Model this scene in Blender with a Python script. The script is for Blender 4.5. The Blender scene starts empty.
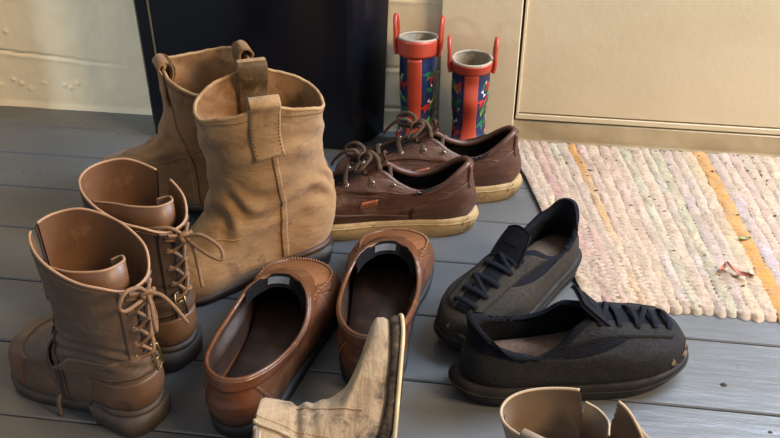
import bpy, math, random
import numpy as np
from mathutils import Vector, Matrix, noise

SC = bpy.context.scene
COL = SC.collection
random.seed(4)
PI = math.pi

def rad(a):
    return math.radians(a)

# ------------------------------------------------------------------ camera
cam_d = bpy.data.cameras.new('camera')
cam = bpy.data.objects.new('camera', cam_d)
COL.objects.link(cam)
cam.location = (0, 0, 0.74)
cam.rotation_euler = (rad(90 - 33.7), 0, rad(7.8))
cam_d.sensor_width = 36
cam_d.lens = 870 / 780 * 36
cam_d.clip_start = 0.02
SC.camera = cam

# ------------------------------------------------------------------ world, lights, exposure
W = bpy.data.worlds.new('world')
SC.world = W
W.use_nodes = True
W.node_tree.nodes['Background'].inputs[0].default_value = (0.84, 0.91, 1.0, 1)
W.node_tree.nodes['Background'].inputs[1].default_value = 0.36

def area(name, loc, target, size, power, color, size_y=None):
    d = bpy.data.lights.new(name, 'AREA')
    d.energy = power
    d.color = color
    d.size = size
    if size_y:
        d.shape = 'RECTANGLE'
        d.size_y = size_y
    o = bpy.data.objects.new(name, d)
    COL.objects.link(o)
    o.location = loc
    o.rotation_euler = (Vector(target) - Vector(loc)).to_track_quat('-Z', 'Y').to_euler()
    return o

area('window_daylight', (0.80, 1.33, 0.92), (0.25, 0.45, 0.0), 0.85, 50, (0.63, 0.78, 1.0), 0.8)
sp = bpy.data.lights.new('left_window_daylight', 'SPOT')
sp.energy = 75
sp.color = (0.74, 0.88, 1.0)
sp.spot_size = rad(20)
sp.spot_blend = 0.6
sp.shadow_soft_size = 0.06
so = bpy.data.objects.new('left_window_daylight', sp)
COL.objects.link(so)
so.location = (-2.75, 0.10, 0.75)
so.rotation_euler = (Vector((-0.70, 1.39, 0.24)) - so.location).to_track_quat('-Z', 'Y').to_euler()
area('warm_ceiling_lamp', (3.0, -0.30, 2.3), (0.0, 1.2, 0.1), 1.0, 120, (1.0, 0.70, 0.40))

SC.view_settings.view_transform = 'Standard'
SC.view_settings.look = 'None'
SC.view_settings.gamma = 1
SC.view_settings.use_curve_mapping = False
SC.view_settings.exposure = 0.5

# ------------------------------------------------------------------ materials
def srgb(r, g, b):
    f = lambda c: (c / 255 / 12.92) if c <= 10 else ((c / 255 + 0.055) / 1.055) ** 2.4
    return (f(r), f(g), f(b), 1)

class NT:
    def __init__(s, name):
        s.m = bpy.data.materials.new(name)
        s.m.use_nodes = True
        s.t = s.m.node_tree
        s.b = s.t.nodes['Principled BSDF']
        s.tc = s.t.nodes.new('ShaderNodeTexCoord')
    def n(s, typ, **kw):
        o = s.t.nodes.new(typ)
        for k, v in kw.items():
            setattr(o, k, v)
        return o
    def l(s, a, b):
        s.t.links.new(a, b)
    def noise(s, scale, detail=4, rough=0.6, stretch=None, dist=0.0):
        o = s.n('ShaderNodeTexNoise')
        o.inputs['Scale'].default_value = scale
        o.inputs['Detail'].default_value = detail
        o.inputs['Roughness'].default_value = rough
        o.inputs['Distortion'].default_value = dist
        src = s.tc.outputs['Object']
        if stretch:
            mp = s.n('ShaderNodeMapping')
            mp.inputs['Scale'].default_value = stretch
            s.l(src, mp.inputs[0])
            src = mp.outputs[0]
        s.l(src, o.inputs['Vector'])
        return o.outputs['Fac']
    def voro(s, scale, feature='F1'):
        o = s.n('ShaderNodeTexVoronoi')
        o.feature = feature
        o.inputs['Scale'].default_value = scale
        s.l(s.tc.outputs['Object'], o.inputs['Vector'])
        return o.outputs['Distance']
    def ramp(s, fac, stops, mode='LINEAR'):
        o = s.n('ShaderNodeValToRGB')
        o.color_ramp.interpolation = mode
        e = o.color_ramp.elements
        while len(e) < len(stops):
            e.new(0.5)
        for k, (p, c) in enumerate(stops):
            e[k].position = p
            e[k].color = c if len(c) == 4 else (*c, 1)
        s.l(fac, o.inputs[0])
        return o.outputs[0]
    def mix(s, fac, a, b):
        o = s.n('ShaderNodeMix', data_type='RGBA')
        if isinstance(fac, (int, float)):
            o.inputs[0].default_value = fac
        else:
            s.l(fac, o.inputs[0])
        for i, c in ((6, a), (7, b)):
            if isinstance(c, tuple):
                o.inputs[i].default_value = c
            else:
                s.l(c, o.inputs[i])
        return o.outputs[2]
    def math(s, op, a, b):
        o = s.n('ShaderNodeMath', operation=op)
        for i, c in ((0, a), (1, b)):
            if isinstance(c, (int, float)):
                o.inputs[i].default_value = c
            else:
                s.l(c, o.inputs[i])
        return o.outputs[0]
    def bump(s, h, strength, dist=0.001, prev=None):
        o = s.n('ShaderNodeBump')
        o.inputs['Strength'].default_value = strength
        o.inputs['Distance'].default_value = dist
        s.l(h, o.inputs['Height'])
        if prev is not None:
            s.l(prev, o.inputs['Normal'])
        return o.outputs[0]

def thr(nt, fac, a, b):
    return nt.ramp(fac, [(a, (0, 0, 0)), (b, (1, 1, 1))])

def leather(name, c1, c2, c3=None, rough=0.45, bump=0.35, scale=22, grain=420, dirt=None, dirt_amt=(0.62, 0.7),
            spec=0.5, fuzz=0.0, crease=0.0, dk=0.70):
    """c1 / c2 mottled base, c3 scuffed patches, dirt colour in blotches"""
    t = NT(name)
    c1, c2, c3, dirt = [tuple(q * dk for q in c[:3]) + (1,) if c else None for c in (c1, c2, c3, dirt)]
    a = t.noise(scale, 6, 0.65)
    col = t.ramp(a, [(0.32, c1), (0.68, c2)])
    if c3:
        s2 = thr(t, t.noise(scale * 2.3, 8, 0.7, dist=0.6), 0.52, 0.68)
        col = t.mix(s2, col, c3)
    if dirt:
        dd = thr(t, t.noise(scale * 1.6, 9, 0.75, dist=0.3), *dirt_amt)
        col = t.mix(dd, col, dirt)
    t.l(col, t.b.inputs['Base Color'])
    r = t.ramp(t.noise(scale * 3, 5), [(0.3, (rough * 0.8,) * 3), (0.7, (min(1, rough * 1.25),) * 3)])
    t.l(r, t.b.inputs['Roughness'])
    t.b.inputs['Specular IOR Level'].default_value = spec
    if fuzz:
        t.b.inputs['Sheen Weight'].default_value = fuzz
        t.b.inputs['Sheen Roughness'].default_value = 0.6
    g = t.voro(grain)
    n1 = t.bump(g, bump * 0.5, 0.0006)
    n2 = t.bump(t.noise(grain * 0.35, 5, 0.7), bump, 0.001, n1)
    if crease:
        n2 = t.bump(t.noise(55, 4, 0.55, (0.45, 1, 1.6), 0.7), crease, 0.006, n2)
    t.l(n2, t.b.inputs['Normal'])
    return t.m

def plain(name, c, rough=0.5, metal=0.0, bump=0.0, bscale=300, spec=0.5, var=0.12, vs=30):
    t = NT(name)
    c2 = (c[0] * (1 - var), c[1] * (1 - var), c[2] * (1 - var), 1)
    c3 = (min(1, c[0] * (1 + var)), min(1, c[1] * (1 + var)), min(1, c[2] * (1 + var)), 1)
    t.l(t.ramp(t.noise(vs, 5), [(0.3, c2), (0.7, c3)]), t.b.inputs['Base Color'])
    t.b.inputs['Roughness'].default_value = rough
    t.b.inputs['Metallic'].default_value = metal
    t.b.inputs['Specular IOR Level'].default_value = spec
    if bump:
        t.l(t.bump(t.noise(bscale, 5, 0.7), bump, 0.001), t.b.inputs['Normal'])
    return t.m

def fabric(name, c1, c2, scale=900, rough=0.95, dirt=None, dirt_amt=(0.6, 0.72), ds=30):
    t = NT(name)
    col = t.ramp(t.noise(scale * 0.35, 3, 0.8), [(0.35, c1), (0.65, c2)])
    if dirt:
        col = t.mix(thr(t, t.noise(ds, 8, 0.7, dist=0.4), *dirt_amt), col, dirt)
    t.l(col, t.b.inputs['Base Color'])
    t.b.inputs['Roughness'].default_value = rough
    t.b.inputs['Specular IOR Level'].default_value = 0.15
    t.l(t.bump(t.noise(scale, 2, 0.8), 0.6, 0.0012), t.b.inputs['Normal'])
    return t.m

M = {}
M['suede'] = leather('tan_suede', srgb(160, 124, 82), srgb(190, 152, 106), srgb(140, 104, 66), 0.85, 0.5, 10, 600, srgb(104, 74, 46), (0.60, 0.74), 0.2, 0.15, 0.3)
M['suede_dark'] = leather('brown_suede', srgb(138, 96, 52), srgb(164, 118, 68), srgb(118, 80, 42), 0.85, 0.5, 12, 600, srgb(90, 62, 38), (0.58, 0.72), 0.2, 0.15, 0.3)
M['suede_in'] = leather('suede_lining', srgb(150, 110, 72), srgb(170, 130, 90), srgb(120, 84, 52), 0.8, 0.3, 14, 500, None, spec=0.2)
M['strap_green'] = leather('worn_pull_strap', srgb(110, 82, 46), srgb(82, 64, 38), srgb(150, 112, 68), 0.6, 0.3, 30, 500, srgb(60, 48, 30), (0.55, 0.7), 0.3)
M['suede_rim'] = leather('frayed_suede_edge', srgb(196, 164, 124), srgb(170, 132, 90), None, 0.9, 0.6, 40, 500, spec=0.2)
M['sole_black'] = plain('black_rubber_sole', srgb(26, 24, 24), 0.6, bump=0.2, bscale=90, var=0.3)
M['welt_brown'] = plain('brown_welt', srgb(58, 36, 24), 0.55, bump=0.3, bscale=300, var=0.35)
M['taupe'] = leather('taupe_boot_leather', srgb(116, 95, 78), srgb(101, 82, 67), srgb(131, 109, 91), 0.5, 0.25, 12, 500, srgb(84, 64, 50), (0.62, 0.8), 0.4, 0, 0.15)
M['taupe_dark'] = leather('dark_taupe_boot_leather', srgb(86, 69, 57), srgb(72, 58, 48), srgb(98, 80, 67), 0.5, 0.25, 12, 500, srgb(66, 50, 42), (0.62, 0.8), 0.4, 0, 0.15)
M['taupe_cap'] = leather('rubbed_toe_leather', srgb(108, 79, 58), srgb(124, 93, 68), srgb(86, 64, 49), 0.42, 0.2, 14, 450, srgb(78, 56, 42), (0.60, 0.8), 0.45)
M['taupe_in'] = leather('tan_boot_lining', srgb(128, 92, 66), srgb(112, 80, 56), srgb(150, 114, 84), 0.42, 0.1, 9, 500, None, spec=0.4)
M['taupe_edge'] = plain('pale_leather_edge', srgb(158, 122, 92), 0.6, bump=0.2, var=0.15)
M['lace_tan'] = fabric('tan_waxed_lace', srgb(138, 108, 82), srgb(116, 88, 66), 1200, 0.8)
M['zip'] = plain('gunmetal_zip', srgb(124, 114, 108), 0.35, 0.8, var=0.2)
M['zip_tape'] = fabric('zip_tape', srgb(80, 66, 58), srgb(62, 50, 44))
M['brass'] = plain('aged_brass', srgb(150, 124, 84), 0.35, 0.9, var=0.2)
M['eyelet'] = plain('dull_steel_eyelet', srgb(176, 164, 146), 0.35, 0.8)
M['heel_stack'] = plain('worn_heel', srgb(62, 52, 44), 0.6, bump=0.4, bscale=120, var=0.35)
M['loafer'] = leather('tan_loafer_leather', srgb(126, 78, 48), srgb(90, 54, 34), srgb(148, 98, 62), 0.32, 0.2, 9, 420, srgb(62, 36, 24), (0.54, 0.76), 0.6, 0, 0.2)
M['loafer_top'] = leather('tan_loafer_vamp_leather', srgb(154, 102, 64), srgb(132, 84, 52), srgb(112, 70, 44), 0.4, 0.18, 12, 420, None, spec=0.5, crease=0.35)
M['loafer_in'] = leather('dark_loafer_lining', srgb(60, 44, 36), srgb(46, 34, 28), None, 0.5, 0.1, 16, 400)
M['loafer_insole'] = leather('loafer_insole_leather', srgb(82, 58, 44), srgb(66, 46, 36), srgb(96, 70, 52), 0.5, 0.15, 14, 400)
M['black_lining'] = fabric('black_lining', srgb(22, 22, 26), srgb(14, 14, 18))
M['thread'] = plain('stitch_thread', srgb(176, 138, 96), 0.8, var=0.1)
M['thread_tan'] = plain('tan_thread', srgb(138, 98, 66), 0.8, var=0.1)
M['thread_dark'] = plain('dark_thread', srgb(64, 42, 28), 0.8, var=0.1)
M['tag_grey'] = fabric('grey_woven_tag', srgb(106, 112, 120), srgb(90, 96, 104))
M['brown'] = leather('oxblood_leather', srgb(94, 63, 49), srgb(74, 49, 39), srgb(120, 86, 66), 0.42, 0.3, 10, 420, srgb(54, 36, 30), (0.56, 0.76), 0.5, 0, 0.45, dk=.8)
M['brown_trim'] = leather('oxblood_trim', srgb(92, 60, 47), srgb(76, 50, 40), srgb(112, 78, 60), 0.42, 0.25, 14, 420)
M['brown_in'] = leather('near_black_lining', srgb(34, 30, 32), srgb(24, 22, 24), None, 0.3, 0.1, 14, 420)
M['gum'] = leather('dirty_cream_rubber', srgb(186, 160, 116), srgb(158, 132, 92), srgb(136, 110, 74), 0.6, 0.3, 26, 200, srgb(66, 52, 36), (0.55, 0.66), 0.35, dk=.85)
M['lace_brown'] = fabric('grey_brown_lace', srgb(92, 76, 62), srgb(70, 58, 48), 1100)
M['label_orange'] = plain('embossed_label', srgb(150, 88, 58), 0.5, var=0.15, vs=200)
M['wool'] = fabric('black_wool', srgb(44, 43, 42), srgb(29, 29, 30), 700, dirt=srgb(84, 72, 54), dirt_amt=(0.68, 0.80), ds=16)
M['wool_grey'] = fabric('charcoal_wool', srgb(60, 55, 49), srgb(43, 41, 38), 700, dirt=srgb(88, 76, 58), dirt_amt=(0.64, 0.78), ds=20)
M['knit'] = fabric('black_rib_knit', srgb(24, 26, 32), srgb(14, 16, 22), 900)
M['eva'] = leather('dusty_black_foam', srgb(40, 38, 37), srgb(30, 29, 30), srgb(54, 50, 46), 0.7, 0.15, 14, 300, srgb(96, 78, 52), (0.68, 0.74), 0.3)
M['lace_black'] = fabric('black_lace', srgb(26, 28, 36), srgb(16, 18, 26), 1200)
M['insole_tan'] = fabric('tan_insole', srgb(132, 108, 90), srgb(112, 90, 76), 500)
M['mud'] = plain('dried_mud', srgb(112, 95, 70), 0.95, bump=0.8, bscale=250, var=0.3)
M['sand'] = leather('stained_sand_suede', srgb(188, 164, 130), srgb(168, 140, 108), srgb(204, 182, 148), 0.8, 0.4, 11, 500, srgb(64, 54, 46), (0.53, 0.66), 0.25, 0.1, 0.35)
M['sand_in'] = leather('taupe_lining', srgb(126, 106, 86), srgb(112, 92, 74), None, 0.55, 0.1, 10, 400)
M['sand_leather'] = leather('greige_boot_leather', srgb(156, 136, 114), srgb(140, 120, 98), srgb(168, 148, 124), 0.5, 0.25, 10, 450)
M['pale_edge'] = plain('pale_boot_edge', srgb(164, 142, 114), 0.6, var=0.1)
M['muddy_sole'] = leather('muddy_sole', srgb(92, 74, 58), srgb(66, 54, 44), srgb(120, 100, 76), 0.85, 0.9, 40, 200, srgb(42, 34, 30), (0.5, 0.6), 0.2)
M['sole_edge'] = plain('sand_sole_edge', srgb(186, 164, 124), 0.6, var=0.2, vs=60)
M['zip_cream'] = plain('cream_zip', srgb(170, 152, 120), 0.5, var=0.2, vs=200)
M['red'] = plain('orange_red_rubber', srgb(164, 62, 42), 0.42, var=0.08)
M['navy'] = plain('navy_rubber', srgb(22, 36, 74), 0.35, var=0.2)
M['rain_in'] = fabric('beige_boot_lining', srgb(168, 158, 140), srgb(150, 140, 124), 500)
M['print_green'] = plain('printed_green', srgb(30, 92, 66), 0.4, var=0.25)
M['print_lime'] = plain('printed_lime', srgb(88, 140, 60), 0.4, var=0.2)
M['print_red'] = plain('printed_red', srgb(168, 40, 38), 0.4, var=0.2)
M['print_white'] = plain('printed_white', srgb(206, 206, 200), 0.4, var=0.1)
M['rain_sole'] = plain('grey_rain_sole', srgb(150, 140, 122), 0.5, var=0.2)

# ------------------------------------------------------------------ mesh helpers
class MB:
    def __init__(s):
        s.v = []
        s.f = []
    def add(s, vs, fs):
        b = len(s.v)
        s.v += [tuple(p) for p in vs]
        s.f += [tuple(i + b for i in f) for f in fs]
        return s
    def build(s, name, mat, parent=None, smooth=True):
        me = bpy.data.meshes.new(name)
        me.from_pydata(s.v, [], s.f)
        me.update()
        if smooth:
            me.polygons.foreach_set('use_smooth', [True] * len(me.polygons))
        me.materials.append(M[mat] if isinstance(mat, str) else mat)
        o = bpy.data.objects.new(name, me)
        COL.objects.link(o)
        if parent is not None:
            o.parent = parent
        return o

def tag(o, label, cat, group=None, kind=None):
    if label: o['label'] = label
    if cat: o['category'] = cat
    if group: o['group'] = group
    if kind: o['kind'] = kind
    return o

def empty(name, loc=(0, 0, 0), rz=0.0, label=None, cat=None, group=None):
    o = bpy.data.objects.new(name, None)
    o.empty_display_size = 0.02
    COL.objects.link(o)
    o.location = loc
    o.rotation_euler = (0, 0, rad(rz))
    return tag(o, label, cat, group)

def box_mb(mb, x0, x1, y0, y1, z0, z1, b=0.0):
    if b <= 0:
        v = [(x, y, z) for z in (z0, z1) for y in (y0, y1) for x in (x0, x1)]
        f = [(0, 2, 3, 1), (4, 5, 7, 6), (0, 1, 5, 4), (2, 6, 7, 3), (0, 4, 6, 2), (1, 3, 7, 5)]
        return mb.add(v, f)
    v = []
    for sx, X in ((1, x0), (-1, x1)):
        for sy, Y in ((1, y0), (-1, y1)):
            for sz, Z in ((1, z0), (-1, z1)):
                v += [(X, Y + sy * b, Z + sz * b), (X + sx * b, Y, Z + sz * b), (X + sx * b, Y + sy * b, Z)]
    idx = lambda i, j, k, a: ((i * 2 + j) * 2 + k) * 3 + a
    f = []
    for i in (0, 1):
        f.append((idx(i, 0, 0, 0), idx(i, 1, 0, 0), idx(i, 1, 1, 0), idx(i, 0, 1, 0)))
        f.append((idx(0, i, 0, 1), idx(1, i, 0, 1), idx(1, i, 1, 1), idx(0, i, 1, 1)))
        f.append((idx(0, 0, i, 2), idx(1, 0, i, 2), idx(1, 1, i, 2), idx(0, 1, i, 2)))
        for j in (0, 1):
            f.append((idx(i, j, 0, 0), idx(i, j, 1, 0), idx(i, j, 1, 1), idx(i, j, 0, 1)))
            f.append((idx(i, 0, j, 0), idx(i, 1, j, 0), idx(i, 1, j, 2), idx(i, 0, j, 2)))
            f.append((idx(0, i, j, 1), idx(1, i, j, 1), idx(1, i, j, 2), idx(0, i, j, 2)))
            for k in (0, 1):
                f.append((idx(i, j, k, 0), idx(i, j, k, 1), idx(i, j, k, 2)))
    return mb.add(v, f)

def cr(P, closed, n):
    """uniform Catmull-Rom resampling of control points P (k,3) into n samples"""
    P = np.asarray(P, float)
    k = len(P)
    out = []
    for i in range(n):
        if closed:
            t = i / n * k
        else:
            t = i / (n - 1) * (k - 1)
        a = int(math.floor(t))
        if not closed and a >= k - 1:
            a = k - 2
        f = t - a
        if closed:
            p0, p1, p2, p3 = P[(a - 1) % k], P[a % k], P[(a + 1) % k], P[(a + 2) % k]
        else:
            p1, p2 = P[a], P[a + 1]
            p0 = P[a - 1] if a > 0 else 2 * p1 - p2
            p3 = P[a + 2] if a + 2 < k else 2 * p2 - p1
        out.append(0.5 * ((2 * p1) + (-p0 + p2) * f + (2 * p0 - 5 * p1 + 4 * p2 - p3) * f * f + (-p0 + 3 * p1 - 3 * p2 + p3) * f ** 3))
    return np.array(out)

FS = [0, .04, .15, .3, .5, .7, .85, .96, 1]
SOLE = ([.23, .36, .40, .46, .52, .46, .27], [.23, .35, .34, .36, .47, .46, .31], .03)
POINT = ([.23, .36, .38, .42, .50, .38, .20], [.23, .35, .33, .35, .46, .38, .22], .02)
BX = ([.27, .41, .485, .5, .485, .41, .27],) * 2 + (0,)
ELL = ([.196, .357, .458, .5, .458, .357, .196],) * 2 + (0,)
COLR = ([.22, .40, .48, .47, .38, .27, .15],) * 2 + (0,)

def blend(a, b, t):
    f = lambda x, y: [p * (1 - t) + q * t for p, q in zip(x, y)]
    return (f(a[0], b[0]), f(a[1], b[1]), a[2] * (1 - t) + b[2] * t)

def ring(x0, x1, prof, w, z, mir=False, dy=0.0, rot=0.0, zl=None, dx=0.0):
    def zz(t):
        if isinstance(t, (int, float)):
            return [t] * 9
        return list(np.interp(FS, [q[0] for q in t], [q[1] for q in t]))
    zr = zz(z)
    zL = zz(zl) if zl is not None else zr
    o, i, ty = prof
    R, L = (i, o) if mir else (o, i)
    s = -1 if mir else 1
    X = [x0 + (x1 - x0) * f for f in FS]
    pts = [(X[0], 0, zr[0])]
    for k in range(7):
        pts.append((X[k + 1], -R[k] * w, zr[k + 1]))
    pts.append((X[8], s * ty * w, zr[8]))
    for k in range(6, -1, -1):
        pts.append((X[k + 1], L[k] * w, zL[k + 1]))
    P = np.array(pts)
    if rot:
        c = np.array([(x0 + x1) / 2, 0, 0])
        a = rad(rot)
        Rm = np.array([[math.cos(a), -math.sin(a), 0], [math.sin(a), math.cos(a), 0], [0, 0, 1]])
        P = (P - c) @ Rm.T + c
    P[:, 1] += dy
    P[:, 0] += dx
    return P

def fbm(p, f, o=3):
    s, a = 0.0, 1.0
    q = Vector(p) * f
    for _ in range(o):
        s += a * noise.noise(q)
        a *= 0.5
        q = q * 2.1
    return s

class Surf:
    """closed-in-u lofted surface, u=0 heel, .25 right, .5 toe, .75 left; v from sole to rim"""
    def __init__(s, keys, nu=112, nv=72, disp=None):
        rows = [cr(k, True, nu) for k in keys]
        A = np.array(rows)
        G = np.zeros((nv + 1, nu, 3))
        for j in range(nu):
            G[:, j] = cr(A[:, j], False, nv + 1)
        s.nu, s.nv = nu, nv
        s.G = G
        s._n()
        if disp:
            D = np.zeros((nv + 1, nu))
            for i in range(nv + 1):
                for j in range(nu):
                    D[i, j] = disp(j / nu, i / nv, G[i, j])
            s.G = G + s.N * D[..., None]
            s._n()
    def _n(s):
        G = s.G
        du = np.roll(G, -1, 1) - np.roll(G, 1, 1)
        dv = np.gradient(G, axis=0)
        N = np.cross(du, dv)
        l = np.linalg.norm(N, axis=2, keepdims=True)
        l[l < 1e-12] = 1
        s.N = N / l
    def samp(s, A, u, v):
        u = (u % 1.0) * s.nu
        v = min(max(v, 0), 1) * s.nv
        i = min(int(v), s.nv - 1)
        j = int(u) % s.nu
        a, b = v - i, u - int(u)
        j2 = (j + 1) % s.nu
        return (A[i, j] * (1 - b) + A[i, j2] * b) * (1 - a) + (A[i + 1, j] * (1 - b) + A[i + 1, j2] * b) * a
    def pt(s, u, v, off=0.0):
        return s.samp(s.G, u, v) + s.nr(u, v) * off
    def nr(s, u, v):
        n = s.samp(s.N, u, v)
        return n / (np.linalg.norm(n) + 1e-12)
    def u_y(s, v, y):
        """u on the front (toe side) of the loop at height v whose y equals y"""
        best, bu = 9, 0.5
        for k in range(-110, 111):
            u = 0.5 + k / 110 * 0.24
            d = abs(s.pt(u, v)[1] - y)
            if d < best:
                best, bu = d, u
        return bu
    def uv_xz(s, x, z, u, v):
        for _ in range(14):
            p = s.pt(u, v)
            a, b = s.pt(u + .004, v), s.pt(u, min(1, v + .006))
            J = np.array([[(a[0] - p[0]) / .004, (b[0] - p[0]) / .006], [(a[2] - p[2]) / .004, (b[2] - p[2]) / .006]])
            r = np.array([x - p[0], z - p[2]])
            try:
                d = np.linalg.solve(J, r)
            except np.linalg.LinAlgError:
                break
            u += float(np.clip(d[0], -.03, .03)); v = min(1, max(0, v + float(np.clip(d[1], -.08, .08))))
        return u, v
    def v_z(s, u, z):
        lo, hi = 0.0, 1.0
        for _ in range(22):
            m_ = (lo + hi) / 2
            if s.pt(u, m_)[2] < z: lo = m_
            else: hi = m_
        return lo
    def u_x(s, v, x, side):
        """u on the right (side=-1) or left (side=1) flank whose x equals x"""
        lo, hi = 0.01, 0.5
        for _ in range(24):
            m_ = (lo + hi) / 2
            if s.pt(m_ if side < 0 else 1 - m_, v)[0] < x: lo = m_
            else: hi = m_
        return lo if side < 0 else 1 - lo
    def mesh(s, v0=0.0, v1=1.0, off=0.0, skip=None, mb=None):
        mb = mb or MB()
        i0, i1 = int(round(v0 * s.nv)), int(round(v1 * s.nv))
        P = s.G[i0:i1 + 1] + s.N[i0:i1 + 1] * off
        n = s.nu
        vs = P.reshape(-1, 3).tolist()
        fs = []
        for i in range(i1 - i0):
            for j in range(n):
                if skip and skip((j + .5) / n, (i + i0 + .5) / s.nv):
                    continue
                fs.append((i * n + j, i * n + (j + 1) % n, (i + 1) * n + (j + 1) % n, (i + 1) * n + j))
        return mb.add(vs, fs)

def patch(S, fn, ns, nt, off=0.0002, th=0.0012, mb=None):
    """raised panel on S; fn(a,b) -> (u,v) for a,b in 0..1"""
    mb = mb or MB()
    W_ = ns + 1
    H_ = nt + 1
    top = []
    for j in range(H_):
        for i in range(W_):
            u, v = fn(i / ns, j / nt)
            top.append(S.pt(u, v, off + th))
    base = len(top)
    border = [(i, 0) for i in range(W_)] + [(ns, j) for j in range(1, H_)] + [(i, nt) for i in range(ns - 1, -1, -1)] + [(0, j) for j in range(nt - 1, 0, -1)]
    low = []
    for (i, j) in border:
        u, v = fn(i / ns, j / nt)
        low.append(S.pt(u, v, off - 0.0012))
    fs = [(j * W_ + i, j * W_ + i + 1, (j + 1) * W_ + i + 1, (j + 1) * W_ + i) for j in range(nt) for i in range(ns)]
    nb = len(border)
    for k in range(nb):
        a, b = border[k], border[(k + 1) % nb]
        fs.append((a[1] * W_ + a[0], base + k, base + (k + 1) % nb, b[1] * W_ + b[0]))
    return mb.add(top + low, fs)

def tube(pts, r, closed=False, seg=8, n=None, flat=1.0, up=None, mb=None, smooth=True, caps=True):
    mb = mb or MB()
    P = np.asarray(pts, float)
    if smooth:
        P = cr(P, closed, n or len(P) * 6)
    k = len(P)
    rr = r if callable(r) else (lambda t: r)
    T = (np.roll(P, -1, 0) - np.roll(P, 1, 0)) if closed else np.gradient(P, axis=0)
    T = T / (np.linalg.norm(T, axis=1, keepdims=True) + 1e-12)
    ref = np.array(up if up is not None else (0.13, 0.21, 0.97), float)
    vs = []
    nprev = None
    for i in range(k):
        t = T[i]
        if up is not None or nprev is None:
            nv = ref - t * np.dot(ref, t)
            if np.linalg.norm(nv) < 1e-3:
                nv = np.array([1.0, 0, 0]) - t * t[0]
        else:
            nv = nprev - t * np.dot(nprev, t)
        nv = nv / (np.linalg.norm(nv) + 1e-12)
        nprev = nv
        b = np.cross(t, nv)
        R_ = rr(i / (k - 1 if k > 1 else 1))
        for j in range(seg):
            a = 2 * PI * j / seg
            vs.append(P[i] + b * math.cos(a) * R_ + nv * math.sin(a) * R_ * flat)
    fs = []
    for i in range(k if closed else k - 1):
        for j in range(seg):
            i2 = (i + 1) % k
            fs.append((i * seg + j, i * seg + (j + 1) % seg, i2 * seg + (j + 1) % seg, i2 * seg + j))
    if not closed and caps:
        fs.append(tuple(range(seg))[::-1])
        fs.append(tuple((k - 1) * seg + j for j in range(seg)))
    return mb.add(vs, fs)

def stitches(S, fn, n, off=0.0004, r=0.00045, fill=0.6, mb=None):
    mb = mb or MB()
    for k in range(n):
        a, b = k / n, (k + fill) / n
        p, q = S.pt(*fn(a), off), S.pt(*fn(b), off)
        tube([p, q], r, seg=5, smooth=False, mb=mb)
    return mb

def loft(keys, nu=112, cap0=True, cap1=True, mb=None):
    """straight loft through closed rings, flat caps"""
    mb = mb or MB()
    rows = [cr(k, True, nu) for k in keys]
    vs = [p for r_ in rows for p in r_.tolist()]
    fs = []
    for i in range(len(rows) - 1):
        for j in range(nu):
            fs.append((i * nu + j, i * nu + (j + 1) % nu, (i + 1) * nu + (j + 1) % nu, (i + 1) * nu + j))
    for do, i in ((cap0, 0), (cap1, len(rows) - 1)):
        if do:
            c = len(vs)
            vs.append(rows[i].mean(0).tolist())
            for j in range(nu):
                fs.append((i * nu + j, i * nu + (j + 1) % nu, c))
    return mb.add(vs, fs)

def loopcurve(S, v, off, n=None, u0=0.0, u1=1.0):
    n = n or S.nu
    if u1 - u0 >= 1:
        return [S.pt(k / n, v, off) for k in range(n)]
    return [S.pt(u0 + (u1 - u0) * k / (n - 1), v, off) for k in range(n)]

def eyelet(S, u, v, r, off, mb):
    c = S.pt(u, v, off)
    n = S.nr(u, v)
    a = np.cross(n, [0.3, 0.1, 0.9]); a /= np.linalg.norm(a)
    b = np.cross(n, a)
    tube([c + (a * math.cos(t) + b * math.sin(t)) * r for t in np.linspace(0, 2 * PI, 10, endpoint=False)], r * 0.38, True, 5, 12, mb=mb)
    return mb

# ------------------------------------------------------------------ setting
def t_wall(name, base, alt, stain, rough=0.5):
    t = NT(name)
    col = t.ramp(t.noise(6, 5), [(0.35, base), (0.7, alt)])
    col = t.mix(thr(t, t.noise(30, 8, 0.75, dist=0.5), 0.66, 0.8), col, stain)
    t.l(col, t.b.inputs['Base Color'])
    t.b.inputs['Roughness'].default_value = rough
    t.l(t.bump(t.noise(70, 6, 0.6), 0.25, 0.002), t.b.inputs['Normal'])
    return t.m

M['wall'] = t_wall('painted_brick', srgb(234, 221, 190), srgb(226, 212, 180), srgb(180, 164, 130))
M['door'] = t_wall('cream_door_paint', srgb(204, 190, 160), srgb(196, 182, 152), srgb(184, 168, 136), 0.42)
M['sill'] = t_wall('grubby_cream_paint', srgb(178, 162, 130), srgb(152, 136, 106), srgb(104, 90, 66), 0.5)
M['gap'] = plain('dark_gap', srgb(48, 40, 32), 0.9)

def floor_mat():
    t = NT('grey_painted_boards')
    col = t.ramp(t.noise(5, 6, 0.6, (0.5, 2.0, 1)), [(0.3, srgb(83, 84, 84)), (0.7, srgb(95, 97, 98))])
    col = t.mix(thr(t, t.noise(26, 9, 0.8, (0.5, 1.4, 1), 0.4), 0.62, 0.74), col, srgb(112, 115, 118))
    col = t.mix(thr(t, t.noise(48, 9, 0.8, (0.8, 1.3, 1), 0.3), 0.70, 0.74), col, srgb(64, 60, 56))
    t.l(col, t.b.inputs['Base Color'])
    t.b.inputs['Specular IOR Level'].default_value = 0.6
    t.l(t.ramp(t.noise(14, 5), [(0.3, (0.26,) * 3), (0.7, (0.42,) * 3)]), t.b.inputs['Roughness'])
    n = t.bump(t.noise(20, 5, 0.6, (0.35, 3, 1)), 0.35, 0.003)
    n = t.bump(t.noise(160, 5, 0.7), 0.2, 0.001, n)
    t.l(n, t.b.inputs['Normal'])
    return t.m
M['floor'] = floor_mat()
mb = MB()
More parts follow.
